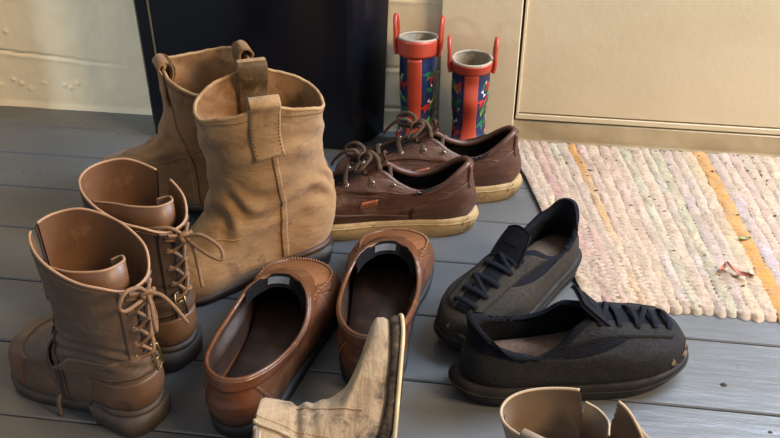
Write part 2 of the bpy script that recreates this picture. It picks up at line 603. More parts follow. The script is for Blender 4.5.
lines = [1.42, 1.318, 1.218, 1.114, 1.002, .880, .758, .640, .525, .41, .29, .17, .05, -.07, -.3, -.6]
for a, b in zip(lines[1:], lines[:-1]):
    box_mb(mb, -2.6, 2.4, a + 0.0011, b - 0.0011, -0.02, 0.0, 0.0016)
fl = mb.build('floor', 'floor', smooth=False)
M['joint'] = plain('brown_joint_dirt', srgb(70, 50, 38), .9, var=.3)
tag(box_mb(MB(), -2.6, 2.4, -.6, 1.42, -0.04, -0.004).build('trim_4', 'joint', smooth=False), None, None, kind='structure')
tag(fl, None, None, kind='structure')

# back wall: real relief (mortar line, lumps of old paint)
def wall_grid(x0, x1, z0, z1, y, dx, dz, fn):
    nx, nz = int((x1 - x0) / dx), int((z1 - z0) / dz)
    vs, fs = [], []
    for k in range(nz + 1):
        for i in range(nx + 1):
            x, z = x0 + (x1 - x0) * i / nx, z0 + (z1 - z0) * k / nz
            vs.append((x, y - fn(x, z), z))
    for k in range(nz):
        for i in range(nx):
            a = k * (nx + 1) + i
            fs.append((a, a + 1, a + nx + 2, a + nx + 1))
    return vs, fs
lumps = [(-.93, .043), (-.90, .055), (-.885, .048), (-.87, .038), (-.84, .052), (-.80, .05), (-.79, .045), (-.775, .055), (-.86, .215), (-.89, .15), (-.955, .05)]
def relief(x, z):
    d = 0.0012 * fbm((x, 0, z), 14, 3)
    for zl, sl, dep, lo, hi in ((.108, -.075, .0045, -2, -.66), (.232, -.02, .0008, -2, -.6), (.122, .01, .0035, -.45, 0), (.045, .0, .0035, -.45, 0), (.247, .01, .0045, -.45, 0), (.34, 0, .003, -2, 0), (.45, 0, .003, -2, 0)):
        if lo < x < hi:
            w = z - (zl + sl * (x + .85 if x < -.5 else x + .15) + 0.0015 * noise.noise(Vector((x * 30, z * 5, 3))))
            e = min(1, (hi - x) / .12) if x < -.5 else 1
            d -= dep * e * math.exp(-(w / 0.0022) ** 2) - dep * .25 * e * math.exp(-((w + .005) / 0.004) ** 2)
    for lx, lz in lumps:
        q = ((x - lx) / .0042) ** 2 + ((z - lz) / .0032) ** 2 + .8 * noise.noise(Vector((x * 260, z * 260, 4)))
        if q < 6:
            d += 0.0026 * math.exp(-q) * (1 + noise.noise(Vector((x * 300, z * 300, 1))))
    if z < .012:
        d += 0.003 * (1 - z / .012)
    return d
vs, fs = wall_grid(-1.3, -.55, 0, .62, 1.388, .0028, .0028, relief)
mb = MB().add(vs, fs)
vs, fs = wall_grid(-.32, -.05, 0, .62, 1.384, .003, .003, relief)
mb.add(vs, fs)
box_mb(mb, -2.6, 2.4, 1.392, 1.5, -0.02, 2.4)
box_mb(mb, -2.6, -1.3, 1.388, 1.40, 0, 2.4)
box_mb(mb, -1.3, -.05, 1.388, 1.40, .62, 2.4)
o = mb.build('wall_back', 'wall')
tag(o, None, None, kind='structure')
cp = [(x, 1.3888 - relief(x, .108 - .075 * (x + .85)) - .0004, .1078 - .075 * (x + .85) + 0.0015 * noise.noise(Vector((x * 30, 3, 3))) + .0008 * noise.noise(Vector((x * 160, 3, 3)))) for x in np.linspace(-1.25, -.74, 70)]
tube(cp, lambda t: .0013 * (1 - t) ** .5 + .0002, False, 6, smooth=False).build('mortar_crack', 'gap', o)

tag(box_mb(MB(), -1.19, -1.15, 1.17, 1.392, 0, 2.2, .002).build('light_blocker_left', 'wall', smooth=False), None, None, kind='structure')  # unseen slab added beyond the left edge to block cool light from the wall

# door frame board, door and sill
mb = MB()
box_mb(mb, -.102, .0285, 1.366, 1.392, 0.0, 2.1, .0015)
o = mb.build('trim_1', 'door', smooth=False)
tag(o, None, None, kind='structure')
door = MB()
box_mb(door, .0345, 0.95, 1.376, 1.392, .0565, 2.1, .0012)
o = door.build('door_1', 'door', smooth=False)
tag(o, None, None, kind='structure')
lip = MB()
box_mb(lip, .0325, .0365, 1.372, 1.378, .0545, 2.1, .0008)
p_ = lip.build('door_edge_strip', 'door', o, smooth=False)
rail = MB()
box_mb(rail, .032, 0.95, 1.3755, 1.392, .0440, .0540, .001)
p_ = rail.build('door_bottom_rail', 'door', o, smooth=False)
mb = MB()
box_mb(mb, .029, .96, 1.385, 1.3915, .0, 2.1)
tag(mb.build('trim_3', 'gap', smooth=False), None, None, kind='structure')
# sill with worn wobbling edge
def sill_fn(x, z):
    return 0.0015 * fbm((x, 1, z), 18, 3) + (0.002 if z < .006 else 0)
vs, fs = wall_grid(.0, .96, 0, .041, 1.372, .004, .003, sill_fn)
n0 = len(vs)
mb = MB().add(vs, fs)
box_mb(mb, .0, .96, 1.3735, 1.392, 0, .041)
o = mb.build('trim_2', 'sill')
tag(o, None, None, kind='structure')

# ------------------------------------------------------------------ black cabinet
def cab_mat():
    t = NT('black_gloss_enamel')
    t.l(t.ramp(t.noise(3, 4), [(0.3, srgb(9, 12, 19)), (0.7, srgb(14, 18, 27))]), t.b.inputs['Base Color'])
    t.l(t.ramp(t.noise(5, 6, 0.7, (1, 1, .4)), [(0.3, (0.16,) * 3), (0.7, (0.3,) * 3)]), t.b.inputs['Roughness'])
    t.l(t.bump(t.noise(16, 3, 0.5), 0.06, 0.002), t.b.inputs['Normal'])
    return t.m
M['cab'] = cab_mat()
M['cab_trim'] = plain('dull_trim', srgb(92, 84, 62), 0.5)
cab = empty('black_cabinet', (-.40, 1.34, 0), 0, 'tall glossy black cabinet standing against the cream wall behind the tan western boots', 'cabinet')
def cab_ring(z, g):
    k = z / .3
    xs = [(-.60, 1.300 + g), (-.60 + g, 1.300), (-.252 + .006 * k, 1.300), (-.243 + .006 * k, 1.303), (-.200 + .012 * k, 1.372), (-.201 + .012 * k, 1.378), (-.60, 1.378)]
    return [(x + .40, y - 1.34, z) for x, y in xs]
vs, fs = [], []
zz = [0.004, 0.9]
for z in zz:
    vs += cab_ring(z, .004)
for j in range(7):
    fs.append((j, (j + 1) % 7, 7 + (j + 1) % 7, 7 + j))
fs.append(tuple(range(7, 14)))
MB().add(vs, fs).build('body', 'cab', cab, smooth=False)
mb = MB()
box_mb(mb, -.1755, -.1725, -.0415, -.0398, .03, .88, .0005)
tag(mb.build('edge_trim', 'cab_trim', cab, smooth=False), 'thin dull olive strip', None)

# ------------------------------------------------------------------ shared footwear pieces
def addz(z, d):
    if isinstance(z, (int, float)):
        return z + d
    return [(a, b + d) for a, b in z]

def rimcurve(S, inset, dz=0.0, sm=4):
    P = S.G[-1].copy()
    for _ in range(sm):
        P = (np.roll(P, 1, 0) + 2 * P + np.roll(P, -1, 0)) / 4
    T = np.roll(P, -1, 0) - np.roll(P, 1, 0)
    N = np.stack([T[:, 1], -T[:, 0], T[:, 2] * 0], 1)
    N /= np.linalg.norm(N, axis=1, keepdims=True) + 1e-12
    return P - N * inset + np.array([0, 0, dz])

def lining(S, mat, parent, th=0.0025, v0=0.12, skip=None, label=None, name='lining'):
    o = S.mesh(v0, 1.0, -th, skip).build(name, mat, parent)
    if label: o['label'] = label
    return o

def rim(S, mat, parent, r=0.002, off=-0.0012, u0=0.0, u1=1.0, name='rim', dz=0.0):
    P = [p + np.array([0, 0, dz]) for p in loopcurve(S, 1.0, off, 140, u0, u1)]
    return tube(P, r, u1 - u0 >= 1, 8, smooth=False).build(name, mat, parent)

def ribbon(P, wv, w, th, mb=None, n=None):
    """flat band swept along P; wv = width direction (vector or fn of t)"""
    mb = mb or MB()
    P = cr(P, False, n or len(P) * 6)
    T = np.gradient(P, axis=0)
    vs, k = [], len(P)
    for i in range(k):
        t = T[i] / (np.linalg.norm(T[i]) + 1e-12)
        q = np.array(wv(i / (k - 1)) if callable(wv) else wv, float)
        q = q - t * np.dot(q, t)
        q /= np.linalg.norm(q) + 1e-12
        nn = np.cross(t, q)
        ww = w(i / (k - 1)) if callable(w) else w
        e = min(th * .5, ww * .3)
        for a, b in ((-.5 * ww, -.3 * th), (-.5 * ww + e, -.5 * th), (.5 * ww - e, -.5 * th), (.5 * ww, -.3 * th), (.5 * ww, .3 * th), (.5 * ww - e, .5 * th), (-.5 * ww + e, .5 * th), (-.5 * ww, .3 * th)):
            vs.append(P[i] + q * a + nn * b)
    fs = []
    for i in range(k - 1):
        for j in range(8):
            fs.append((i * 8 + j, i * 8 + (j + 1) % 8, i * 8 + 8 + (j + 1) % 8, i * 8 + 8 + j))
    fs += [tuple(range(8))[::-1], tuple((k - 1) * 8 + j for j in range(8))]
    return mb.add(vs, fs)

def sheet(plan, z0, z1, th, mb=None, n=40):
    """upright curled leather sheet; plan = [(x,y)], z1 may be fn(t)"""
    mb = mb or MB()
    P = cr([(x, y, 0) for x, y in plan], False, n)
    T = np.gradient(P, axis=0)
    T /= np.linalg.norm(T, axis=1, keepdims=True) + 1e-12
    N = np.stack([T[:, 1], -T[:, 0], T[:, 2]], 1) * th / 2
    vs, fs = [], []
    tops = []
    for i in range(n):
        t = i / (n - 1)
        a, b = (z0(t) if callable(z0) else z0), (z1(t) if callable(z1) else z1)
        for s_, z in ((1, a), (1, b), (-1, b), (-1, a)):
            vs.append((P[i][0] + s_ * N[i][0], P[i][1] + s_ * N[i][1], z))
        tops.append((P[i][0], P[i][1], b))
    for i in range(n - 1):
        for j in range(4):
            fs.append((i * 4 + j, i * 4 + (j + 1) % 4, i * 4 + 4 + (j + 1) % 4, i * 4 + 4 + j))
    fs += [(0, 1, 2, 3), ((n - 1) * 4 + 3, (n - 1) * 4 + 2, (n - 1) * 4 + 1, (n - 1) * 4)]
    return mb.add(vs, fs), tops

def flap_patch(S, u0, u1, v0, v1, n=24, m=8, off=0.0002, th=0.0012, mb=None):
    return patch(S, lambda a, b: (u0 + (u1 - u0) * a, v0 + (v1 - v0) * b), n, m, off, th, mb)

def line_tube(S, fn, n, r, off=0.0, mb=None):
    return tube([S.pt(*fn(k / (n - 1)), off) for k in range(n)], r, False, 6, smooth=False, mb=mb)

def insole(keys, mat, parent, z, label=None):
    mb = loft(keys, 96, cap0=False)
    o = mb.build('insole', mat, parent)
    if label: o['label'] = label
    return o

# ------------------------------------------------------------------ western boots
def western_boot(loc, rz, label, mir, lean, top_rot, suede, seed, group, hs=1.0, k=1.0):
    root = empty('western_boot', loc, rz, label, 'boot', group)
    def rg(x0, x1, prof, w, z, **kw):
        return ring(x0, x1 * (k if x1 > .2 else 1), prof, w, z, mir=mir, **kw)
    hz = lambda z: .138 + (z - .138) * hs
    zb = [(0, .038), (.15, .038), (.3, .030), (.5, .014), (.7, .010), (1, .016)]
    ELW = blend(POINT, ELL, .6)
    keys = [rg(.004, .286, POINT, .092, zb),
            rg(-.003, .287, POINT, .098, addz(zb, .016)),
            rg(-.009, .268, POINT, .098, [(0, .088), (.3, .072), (.5, .060), (1, .048)]),
            rg(-.010, .222, blend(POINT, ELL, .3), .092, [(0, .112), (.5, .092), (1, .072)]),
            rg(-.004, .172, ELW, .094, [(0, .138), (.5, .128), (1, .114)]),
            rg(.000, .156, ELL, .098, [(0, hz(.165)), (1, hz(.155))], rot=top_rot * .3, dx=lean[0] * .3, dy=lean[1] * .3),
            rg(-.004, .152, ELL, .108, hz(.205), rot=top_rot * .7, dx=lean[0] * .65, dy=lean[1] * .65),
            rg(-.006, .152, BX, .112, hz(.245), rot=top_rot, dx=lean[0] * .9, dy=lean[1] * .9),
            rg(-.010, .150, BX, .122, [(0, hz(.262)), (.15, hz(.272)), (.5, hz(.286)), (.85, hz(.272)), (1, hz(.260))], rot=top_rot, dx=lean[0], dy=lean[1])]
    def disp(u, v, p):
        d = 0.0022 * fbm(p + seed, 13, 2) + .0008 * fbm(p + seed, 45, 2)
        # slouch folds round the ankle
        g = math.exp(-((v - .52) / .11) ** 2)
        ph = (p[2] - .13) / .042 + 1.2 * noise.noise(Vector((u * 6 + seed, 0, 1))) + .9 * math.sin(2 * PI * u + seed)
        d += g * .0042 * math.sin(2 * PI * ph) * (0.6 + .6 * noise.noise(Vector((u * 5, v * 3, seed))))
        g2 = math.exp(-((v - .80) / .08) ** 2)
        d += g2 * .002 * math.sin(2 * PI * (p[2] / .05 + math.sin(2 * PI * u)))
        return d * min(1, v * 5)
    S = Surf(keys, 144, 110, disp)
    S.mesh().build('upper', suede, root)
    lining(S, 'suede_in', root, .0035, .2)
    # rim edge and collar stitching
    P = [p + np.array([0, 0, 0.0008 * noise.noise(Vector(p * 120))]) for p in loopcurve(S, 1.0, -.0018, 200)]
    tube(P, .0024, True, 8, smooth=False).build('rim', 'suede_rim', root)
    # welt, sole and heel
    loft([rg(.0, .292, POINT, .100, addz(zb, -.006)), rg(-.002, .295, POINT, .105, addz(zb, -.004)), rg(-.002, .295, POINT, .105, addz(zb, .0)), rg(.002, .290, POINT, .098, addz(zb, .003))]).build('welt', 'welt_brown', root)
    zl = [(0, .030), (.15, .030), (.3, .020), (.5, .002), (.7, .0), (.85, .002), (1, .009)]
    loft([rg(.004, .288, POINT, .094, zl), rg(0, .292, POINT, .099, addz(zl, .002)), rg(0, .292, POINT, .099, addz(zl, .007))]).build('sole', 'sole_black', root)
    HL = ([.3, .42, .48, .5, .5, .5, .47],) * 2 + (0,)
    loft([ring(.007, .062, HL, .058, 0), ring(.005, .063, HL, .062, .002), ring(-.002, .070, HL, .072, .031)]).build('heel', 'sole_black', root)
    # side seams
    for c in (.25, .75):
        mbs = MB()
        sd = -1 if c < .5 else 1
        us_ = {}
        def sf(a, b):
            v = .06 + .91 * b
            kk = round(v, 4)
            if kk not in us_:
                us_[kk] = S.u_x(v, S.pt(c, .97)[0] * max(0, (v - .5) / .47) + (1 - max(0, (v - .5) / .47)) * .074, sd)
            return (us_[kk] + (a - .5) * .012, v)
        patch(S, sf, 4, 90, 0, .0015, mbs)
        mbs.build('side_seam', suede, root)
    # shaft / vamp seam with stitching
    def vs_(t):
        u = .19 + .62 * t
        return (u, .50 - .13 * math.sin(PI * t) + .03 * math.cos(6 * PI * t))
    mbs = MB(); line_tube(S, vs_, 120, .0011, .0002, mbs)
    mbs.build('vamp_seam', suede, root)
    def cs_(t):
        u = -.2 + .4 * t
        return (u, .40 + .08 * math.cos(PI * (t - .5)) - .06)
    mbs = MB(); line_tube(S, cs_, 90, .001, .0002, mbs)
    mbs.build('counter_seam', suede, root)
    stitches(S, lambda t: (t, .965), 150, .0005, .0004).build('stitching', 'thread_dark', root)
    # pull straps over the rim at both sides
    for c, mt in ((.25 if not mir else .75, 'near'), (.75 if not mir else .25, 'far')):
        out = [S.pt(c, v, .0022) for v in (.78, .84, .9, .95, .985)]
        top = S.pt(c, 1.0, 0)
        n = S.nr(c, .97)
        tp = [top + n * .006 + np.array([0, 0, .006]), top - n * .002 + np.array([0, 0, .012]), top - n * .012 + np.array([0, 0, .006])]
        inn = [S.pt(c, v, -.0125 if v > .93 else -.0065) for v in (.97, .92, .86, .80)]
        w = S.pt(c + .02, .9) - S.pt(c - .02, .9)
        o = ribbon(out + tp + inn, w, .037, .003, n=70).build('pull_strap', suede, root)
        # inner half worn and greenish
        o2 = ribbon([q - n * .0022 for q in (tp[1:] + inn)], w, .0375, .0022, n=50).build('pull_strap_lining', 'strap_green', o)
        for e in (-1, 1):
            mbs = MB()
            ww = w / np.linalg.norm(w) * .016 * e
            q = [p + ww + S.nr(c, .9) * .0019 for p in out]
            for k in range(14):
                a, b = k / 14, (k + .6) / 14
                c1 = cr(q, False, 57)
                tube([c1[int(a * 56)], c1[int(b * 56)]], .0004, seg=5, smooth=False, mb=mbs)
            mbs.build('strap_stitching', 'thread_dark', o)
    return root

# ------------------------------------------------------------------ zipped ankle boots (used for several)
def ankle_boot(name, loc, rz, label, mir, mats, L=.25, H=1.0, slit=None, slit_w=.05, slit_v=.42, dz=None, seed=1.0, group=None,
               heel_h=.028, flat=False, zbig=True, crush=0.0, topw=.100, topx=.150, zip_x=None, top_l=None, plat=0.0, toe=1.0, low=0.0):
    root = empty(name, loc, rz, label, 'boot', group)
    rg = lambda *a, **k: ring(*a, mir=mir, **k)
    h = heel_h
    zb = [(0, h + .006), (.2, h + .005), (.35, h * .7 + .005), (.5, .012), (.7, .011), (.9, .013), (1, .016)]
    zb = addz(zb, plat)
    T = H
    keys = [rg(.004, L - .002, SOLE, .086, zb),
            rg(-.002, L + .001, SOLE, .093, [(q, z_ + .018 * (1 if q < .6 else toe)) for q, z_ in zb]),
            rg(-.004, L - .010, SOLE, .088, [(0, .068), (.5, .062 - low * .6), (.8, .062 * toe), (1, .060 * toe)]),
            rg(-.003, L - .046 - low * 2.2, blend(SOLE, ELL, .3), .080, [(0, .086), (.5, .080 - low * .5), (1, .080 * (.5 + .5 * toe) - low * .3)]),
            rg(.000, L * .60 - low * .8, blend(SOLE, ELL, .7), .072, [(0, .104), (1, .106)]),
            rg(-.002, L * .545, ELL, .080, .10 + .038 * T),
            rg(-.006, L * .55, ELL, .089, .10 + .078 * T),
            rg(-.012, topx - .006, ELL, topw, addz(dz, .10) if dz else .1 + .11 * T, zl=addz(top_l, .10) if top_l else None)]
    def disp(u, v, p):
        d = .0012 * fbm(p + seed, 16, 2)
        g = math.exp(-((v - .58) / .09) ** 2)
        d += g * .0018 * math.sin(2 * PI * (p[2] / .017 + math.sin(2 * PI * u) * .5 + noise.noise(Vector((u * 5, 0, seed)))))
        if crush:
            g = max(0, (v - .72) / .28)
            d += crush * g * fbm(p + seed, 22, 2)
        return d * min(1, v * 5)
    S = Surf(keys, 176, 100, disp)
    skip = None
    S.us = None
    if slit is not None:
        side = -1 if slit < .5 else 1
        tab = []
        for k in range(101):
            v = k / 100
            xx = (zip_x[1] * (1 - v) + zip_x[0] * v) if zip_x else None
            tab.append(S.u_x(v, xx, side) if zip_x else slit)
        S.us = lambda v: float(np.interp(v, np.linspace(0, 1, 101), tab))
        slit = tab[-1]
        def skip(u, v):
            if v < slit_v: return False
            w = slit_w * ((v - slit_v) / (1 - slit_v)) ** .8
            return abs(u - S.us(v)) < w / 2
    S.skip = skip
    S.mesh(skip=skip).build('upper', mats['upper'], root)
    lining(S, mats['lining'], root, .0025, .2, skip)
    if slit is None:
        rim(S, mats['edge'], root, .0019)
    else:
        rim(S, mats['edge'], root, .0015, u0=slit + slit_w / 2, u1=slit + 1 - slit_w / 2)
    # sole + heel
    zl = [(0, h), (.2, h), (.35, h * .55), (.5, .001), (.7, 0), (.9, .002), (1, .006)]
    loft([rg(.003, L + .001, SOLE, .090, zl), rg(-.001, L + .005, SOLE, .098, addz(zl, .002)), rg(-.002, L + .005, SOLE, .099, addz(zb, -.002)), rg(0, L + .003, SOLE, .096, addz(zb, .002)), rg(.003, L, SOLE, .088, addz(zb, .003))]).build('sole', mats['sole'], root)
    HL = ([.27, .42, .49, .5, .5, .5, .47],) * 2 + (0,)
    if h > .015:
        loft([ring(.003, .066, HL, .066, 0), ring(.001, .068, HL, .070, .002), ring(-.001, .072, HL, .074, h + .001)]).build('heel', mats['heel'], root)
    return root, S

def zip_line(S, fa, n, mat_t, mat_z, parent, r=.0016, teeth=70, label=None):
    """tape + teeth along u,v path fa(t)"""
    t_ = MB(); tube([S.pt(*fa(k / (n - 1)), .0004) for k in range(n)], .0028, False, 6, smooth=False, flat=.5, mb=t_)
    z = t_.build('zip_tape', mat_t, parent)
    m = MB()
    for k in range(teeth):
        t = (k + .5) / teeth
        c = S.pt(*fa(t), .0014)
        d = S.pt(*fa(min(1, t + .01)), .0014) - S.pt(*fa(max(0, t - .01)), .0014)
        d /= np.linalg.norm(d) + 1e-12
        nn = S.nr(*fa(t))
        s = np.cross(d, nn)
        tube([c - s * r, c + s * r], .0008, seg=5, smooth=False, mb=m)
    zz = m.build('zip_teeth', mat_z, z)
    return z

def bow(pts_list, r, mat, parent, name='bow_loop'):
    for p in pts_list:
        tube(p, r, False, 8, len(p) * 9).build(name, mat, parent)

# ------------------------------------------------------------------ combat boots
def combat_boot(loc, rz, label, mir, dark, slit, loops, tongue_plan, seed, group, zip_x, L=.210):
    mats = dict(upper='taupe_dark' if dark else 'taupe', lining='taupe_in', edge='taupe_edge', sole='heel_stack', heel='heel_stack')
    dz = [(0, .104), (.04, .106), (.15, .116), (.5, .130), (.85, .142), (1, .142)]
    root, S = ankle_boot('lace_up_ankle_boot', loc, rz, label, mir, mats, L, 1.16, slit, .050, .30, dz, seed, group, topx=.122, topw=.096, zip_x=zip_x)
    zu = lambda v: S.us(v)
    slit = zu(1)
    sg = -1 if slit < .5 else 1
    zip_line(S, lambda t: (zu(.12 + .87 * t) - (.026 * max(0, (t * .87 + .12 - .30) / .70) ** .8), .12 + .87 * t), 60, 'zip_tape', 'zip', root, .0022, 90)
    zz = zip_line(S, lambda t: (zu(.12 + .87 * t) + .010 + (.026 * max(0, (t * .87 + .12 - .30) / .70) ** .8), .12 + .87 * t), 60, 'zip_tape', 'zip', root, .0022, 90)
    # zip pull hanging at the bottom
    p = S.pt(zu(.13), .13, .003)
    n = S.nr(zu(.13), .13)
    m = MB(); tube([p, p + n * .006 + np.array([0, 0, -.006]), p + n * .009 + np.array([0, 0, -.024])], lambda t: .0024 + .0018 * t, False, 6, mb=m, flat=.5)
    tag(m.build('zip_pull', mats['upper'], zz), 'leather zip pull', None)
    # toe cap, counter
    a = patch(S, lambda a, b: (.34 + .32 * a, .02 + (.30 + .10 * math.sin(PI * a)) * b), 40, 14, 0, .0009).build('toe_cap', 'taupe_cap', root)
    a['label'] = 'rubbed brown toe'
    patch(S, lambda a, b: (-.19 + .38 * a, .02 + (.30 + .06 * math.sin(PI * a)) * b), 40, 12, 0, .0009).build('heel_counter', 'taupe_cap', root)
    # buckle strap
    u0, u1 = (zu(.5) + .02, 1.30) if sg > 0 else (-.30, zu(.5) - .02)
    if sg > 0:
        u0 = S.uv_xz(zip_x[0] - .004, .072, .70, .4)[0]
    else:
        u1 = S.uv_xz(zip_x[0] + .004, .085, .30, .4)[0]
    def sb(a, b, pad=0.0):
        u = u0 + (u1 - u0) * a
        x = S.pt(u, .5)[0]
        return (u, S.v_z(u, .100 - .25 * max(0, x) - .013 + .026 * b))
    st = patch(S, sb, 70, 6, .001, .0024).build('ankle_strap', mats['upper'], root)
    for vv in (.1, .9):
        stitches(S, lambda t: sb(t, vv), 80, .0038, .0004).build('strap_stitching', 'thread_tan', st)
    bc = 1.03 if sg > 0 else -.03
    m = MB()
    q = [S.pt(bc + du, vv, .006) for du, vv in ((-.018, S.v_z(bc, .085)), (.018, S.v_z(bc, .085)), (.018, S.v_z(bc, .117)), (-.018, S.v_z(bc, .117)))]
    tube(q, .0016, True, 6, smooth=False, mb=m)
    tube([S.pt(bc - .018, S.v_z(bc, .1), .007), S.pt(bc + .02, S.v_z(bc, .1), .008)], .0013, seg=6, smooth=False, mb=m)
    tag(m.build('buckle', 'brass', st), 'aged brass buckle', None)
    # laced back: dark tongue strip, facings, crossed laces
    flap_patch(S, -.020, .020, .56, .985, 8, 30, 0, .0006).build('tongue', 'zip_tape', root)
    for e in (-1, 1):
        flap_patch(S, e * .022, e * .075, .56, .995, 8, 30, .0002, .0018).build('lace_facing', mats['upper'], root)
    m = MB()
    vs_ = [.60, .67, .74, .81, .88, .95]
    for k, v in enumerate(vs_):
        for e in (-1, 1):
            eyelet(S, e * .042, v, .0026, .0022, MB()).build('eyelet', 'zip', root)
            v2 = vs_[k + 1] if k < 5 else .985
            tube([S.pt(e * .052, v - .004, .0018), S.pt(e * .030, v, .0045), S.pt(-e * .002, (v + v2) / 2, .0075 if e > 0 else .0095), S.pt(-e * .030, v2, .0045), S.pt(-e * .046, v2, .0028)], .0021, False, 7, mb=m)
    lc = m.build('laces', 'lace_tan', root)
    k0 = S.pt(0, .985, .010)
    kn = MB()
    tube([k0 + np.array(d) for d in ((0, -.006, -.004), (-.004, 0, .004), (0, .006, .002), (-.002, .002, -.006), (-.003, -.006, .002))], .0028, True, 8, mb=kn)
    kn.build('knot', 'lace_tan', lc)
    for lp in loops:
        tube([k0 + np.array(d) for d in lp], .0021, False, 8, len(lp) * 8).build('bow_loop', 'lace_tan', lc)
    # inner bellows flap curling inside the opening
    sh, tops = sheet(tongue_plan, .165, lambda t: .212 + .010 * math.sin(PI * t), .0022)
    fl_ = sh.build('inner_flap', 'taupe_in', root)
    tube(tops, .0015, False, 6, smooth=False).build('flap_edge', 'taupe_edge', fl_)
    # shaft side seam
    e = .25 if sg > 0 else .75
    m = MB(); line_tube(S, lambda t: (e, .55 + .44 * t), 40, .0008, .0003, m); m.build('side_seam', mats['upper'], root)
    stitches(S, lambda t: (slit + .04 * sg + (t * .8) * sg, .972), 100, .0004, .0004).build('stitching', 'thread_tan', root)
    return root

# ------------------------------------------------------------------ loafers
def loafer(loc, rz, label, mir, seed, group):
    root = empty('loafer', loc, rz, label, 'shoe', group)
    def rg(x0, x1, prof, w, z, **kw):
        return ring(x0 * 1.03, x1 * (1.045 if x1 > .2 else 1.03), prof, w * 1.13, z, mir=mir, **kw)
    OP = blend(SOLE, ELL, .75)
    keys = [rg(.002, .283, SOLE, .092, [(0, .020), (.3, .018), (.5, .013), (1, .014)]),
            rg(-.004, .287, SOLE, .102, [(0, .036), (.5, .030), (1, .026)]),
            rg(-.004, .281, SOLE, .102, [(0, .050), (.5, .042), (1, .038)]),
            rg(-.001, .262, SOLE, .094, [(0, .060), (.5, .052), (.85, .053), (1, .048)]),
            rg(.001, .224, OP, .086, [(0, .074), (.5, .062), (.85, .067), (1, .066)]),
            rg(.004, .192, OP, .086, [(0, .088), (.15, .084), (.5, .071), (.7, .071), (.85, .080), (1, .085)])]
    def disp(u, v, p):
        d = .0010 * fbm(p + seed, 18, 2)
        # soft creases over the ball
        if p[0] > .15:
            d -= .0008 * math.exp(-((p[0] - .205) / .02) ** 2) * math.sin(2 * PI * p[0] / .011 + 2 * math.sin(40 * p[1])) 
        return d * min(1, v * 6)
    S = Surf(keys, 144, 80, disp)
    S.mesh().build('upper', 'loafer', root)
    lining(S, 'loafer_in', root, .0022, .10)
    loft([rg(.006, .272, SOLE, .082, .0225), rg(.006, .272, SOLE, .082, .0235)], 96, cap0=False).build('insole', 'loafer_insole', root)
    m = MB()
    for k in range(6):
        x = .035 + k * .006
        tube([(x, .003 * (-1) ** k, .0243), (x + .003, .003 * (-1) ** k, .0243)], .0005, seg=5, smooth=False, mb=m)
    m.build('insole_stitching', 'thread', root)
    loft([rg(.006, .278, SOLE, .090, [(0, .0), (.3, 0), (.33, .006), (.6, .001), (1, .006)]), rg(0, .286, SOLE, .100, [(0, .003), (.3, .003), (.33, .008), (.6, .003), (1, .008)]), rg(-.002, .288, SOLE, .102, [(0, .020), (.5, .013), (1, .014)]), rg(.002, .282, SOLE, .092, [(0, .021), (.5, .014), (1, .015)])]).build('sole', 'sole_black', root)
    # topline band round the heel, ends at the saddle
    band = patch(S, lambda a, b: (-.375 + .75 * a, (.80 + .0 * a) + .20 * b), 90, 6, .0003, .0026).build('topline_band', 'loafer', root)
    stitches(S, lambda t: (-.37 + .74 * t, .80), 90, .0016, .0009).build('band_stitching', 'thread', band)
    P = loopcurve(S, 1.0, -.0006, 144)
    tube(P, .0026, True, 8, smooth=False).build('rim', 'loafer', root)
    # apron with whip stitch ridge
    def ap(t):
        a = (t - .5) * 2
        return (.5 + .155 * a, .505 + .40 * abs(a) ** 3.2)
    patch(S, lambda a, b: (ap(a)[0], ap(a)[1] * (1 - b) + .985 * b), 60, 16, 0, .0006).build('apron', 'loafer_top', root)
    r_ = MB(); line_tube(S, ap, 100, .0019, .0008, r_)
    rd = r_.build('apron_ridge', 'loafer', root)
    m = MB()
    for k in range(46):
        t = (k + .5) / 46
        u, v = ap(t)
        a, b = S.pt(u, v - .022, .0012), S.pt(u, v + .018, .0014)
        tube([a, S.pt(u, v, .0034), b], .0009, seg=5, n=5, mb=m)
    m.build('whip_stitching', 'thread_tan', rd)
    # saddle strap across the instep
    patch(S, lambda a, b: (.5 + .19 * (a - .5) * 2, .80 + .19 * b + .05 * abs(2 * a - 1) ** 2 * (1 - b)), 40, 6, .0008, .0018).build('saddle_strap', 'loafer', root)
    # black underside of the saddle with grey tag
    m = MB()
    vs, fs = [], []
    for i in range(9):
        for j in range(25):
            u = .5 + .17 * (j / 24 - .5) * 2
            vs.append(S.pt(u, 1.0 - .32 * i / 8, -.0032))
    for i in range(8):
        for j in range(24):
            fs.append((i * 25 + j, i * 25 + j + 1, i * 25 + 26 + j, i * 25 + 25 + j))
    m.add(vs, fs)
    bl = m.build('strap_lining', 'black_lining', root)
    # raised black tongue lip standing above the throat, carrying the tag
    def lip(a, b):
        u = .5 + .15 * (a - .5) * 2
        p = S.pt(u, 1.0, -.003)
        c = np.array([.06, 0, .0])
        d = c - p; d[2] = 0; d /= np.linalg.norm(d)
        return p + d * (.010 * b) + np.array([0, 0, .004 * (1 - b) - .010 * b])
    vs = [lip(i / 24, j / 6) for j in range(7) for i in range(25)]
    fs = [(j * 25 + i, j * 25 + i + 1, j * 25 + 26 + i, j * 25 + 25 + i) for j in range(6) for i in range(24)]
    MB().add(vs, fs).build('tongue_lip', 'black_lining', root)
    vs = [lip(.42 + .28 * i / 8, .25 + .5 * j / 4) + np.array([-.0006, 0, .0008]) for j in range(5) for i in range(9)]
    fs = [(j * 9 + i, j * 9 + i + 1, j * 9 + 10 + i, j * 9 + 9 + i) for j in range(4) for i in range(8)]
    tag(MB().add(vs, fs).build('size_tag', 'tag_grey', root), 'small grey woven tag', None)
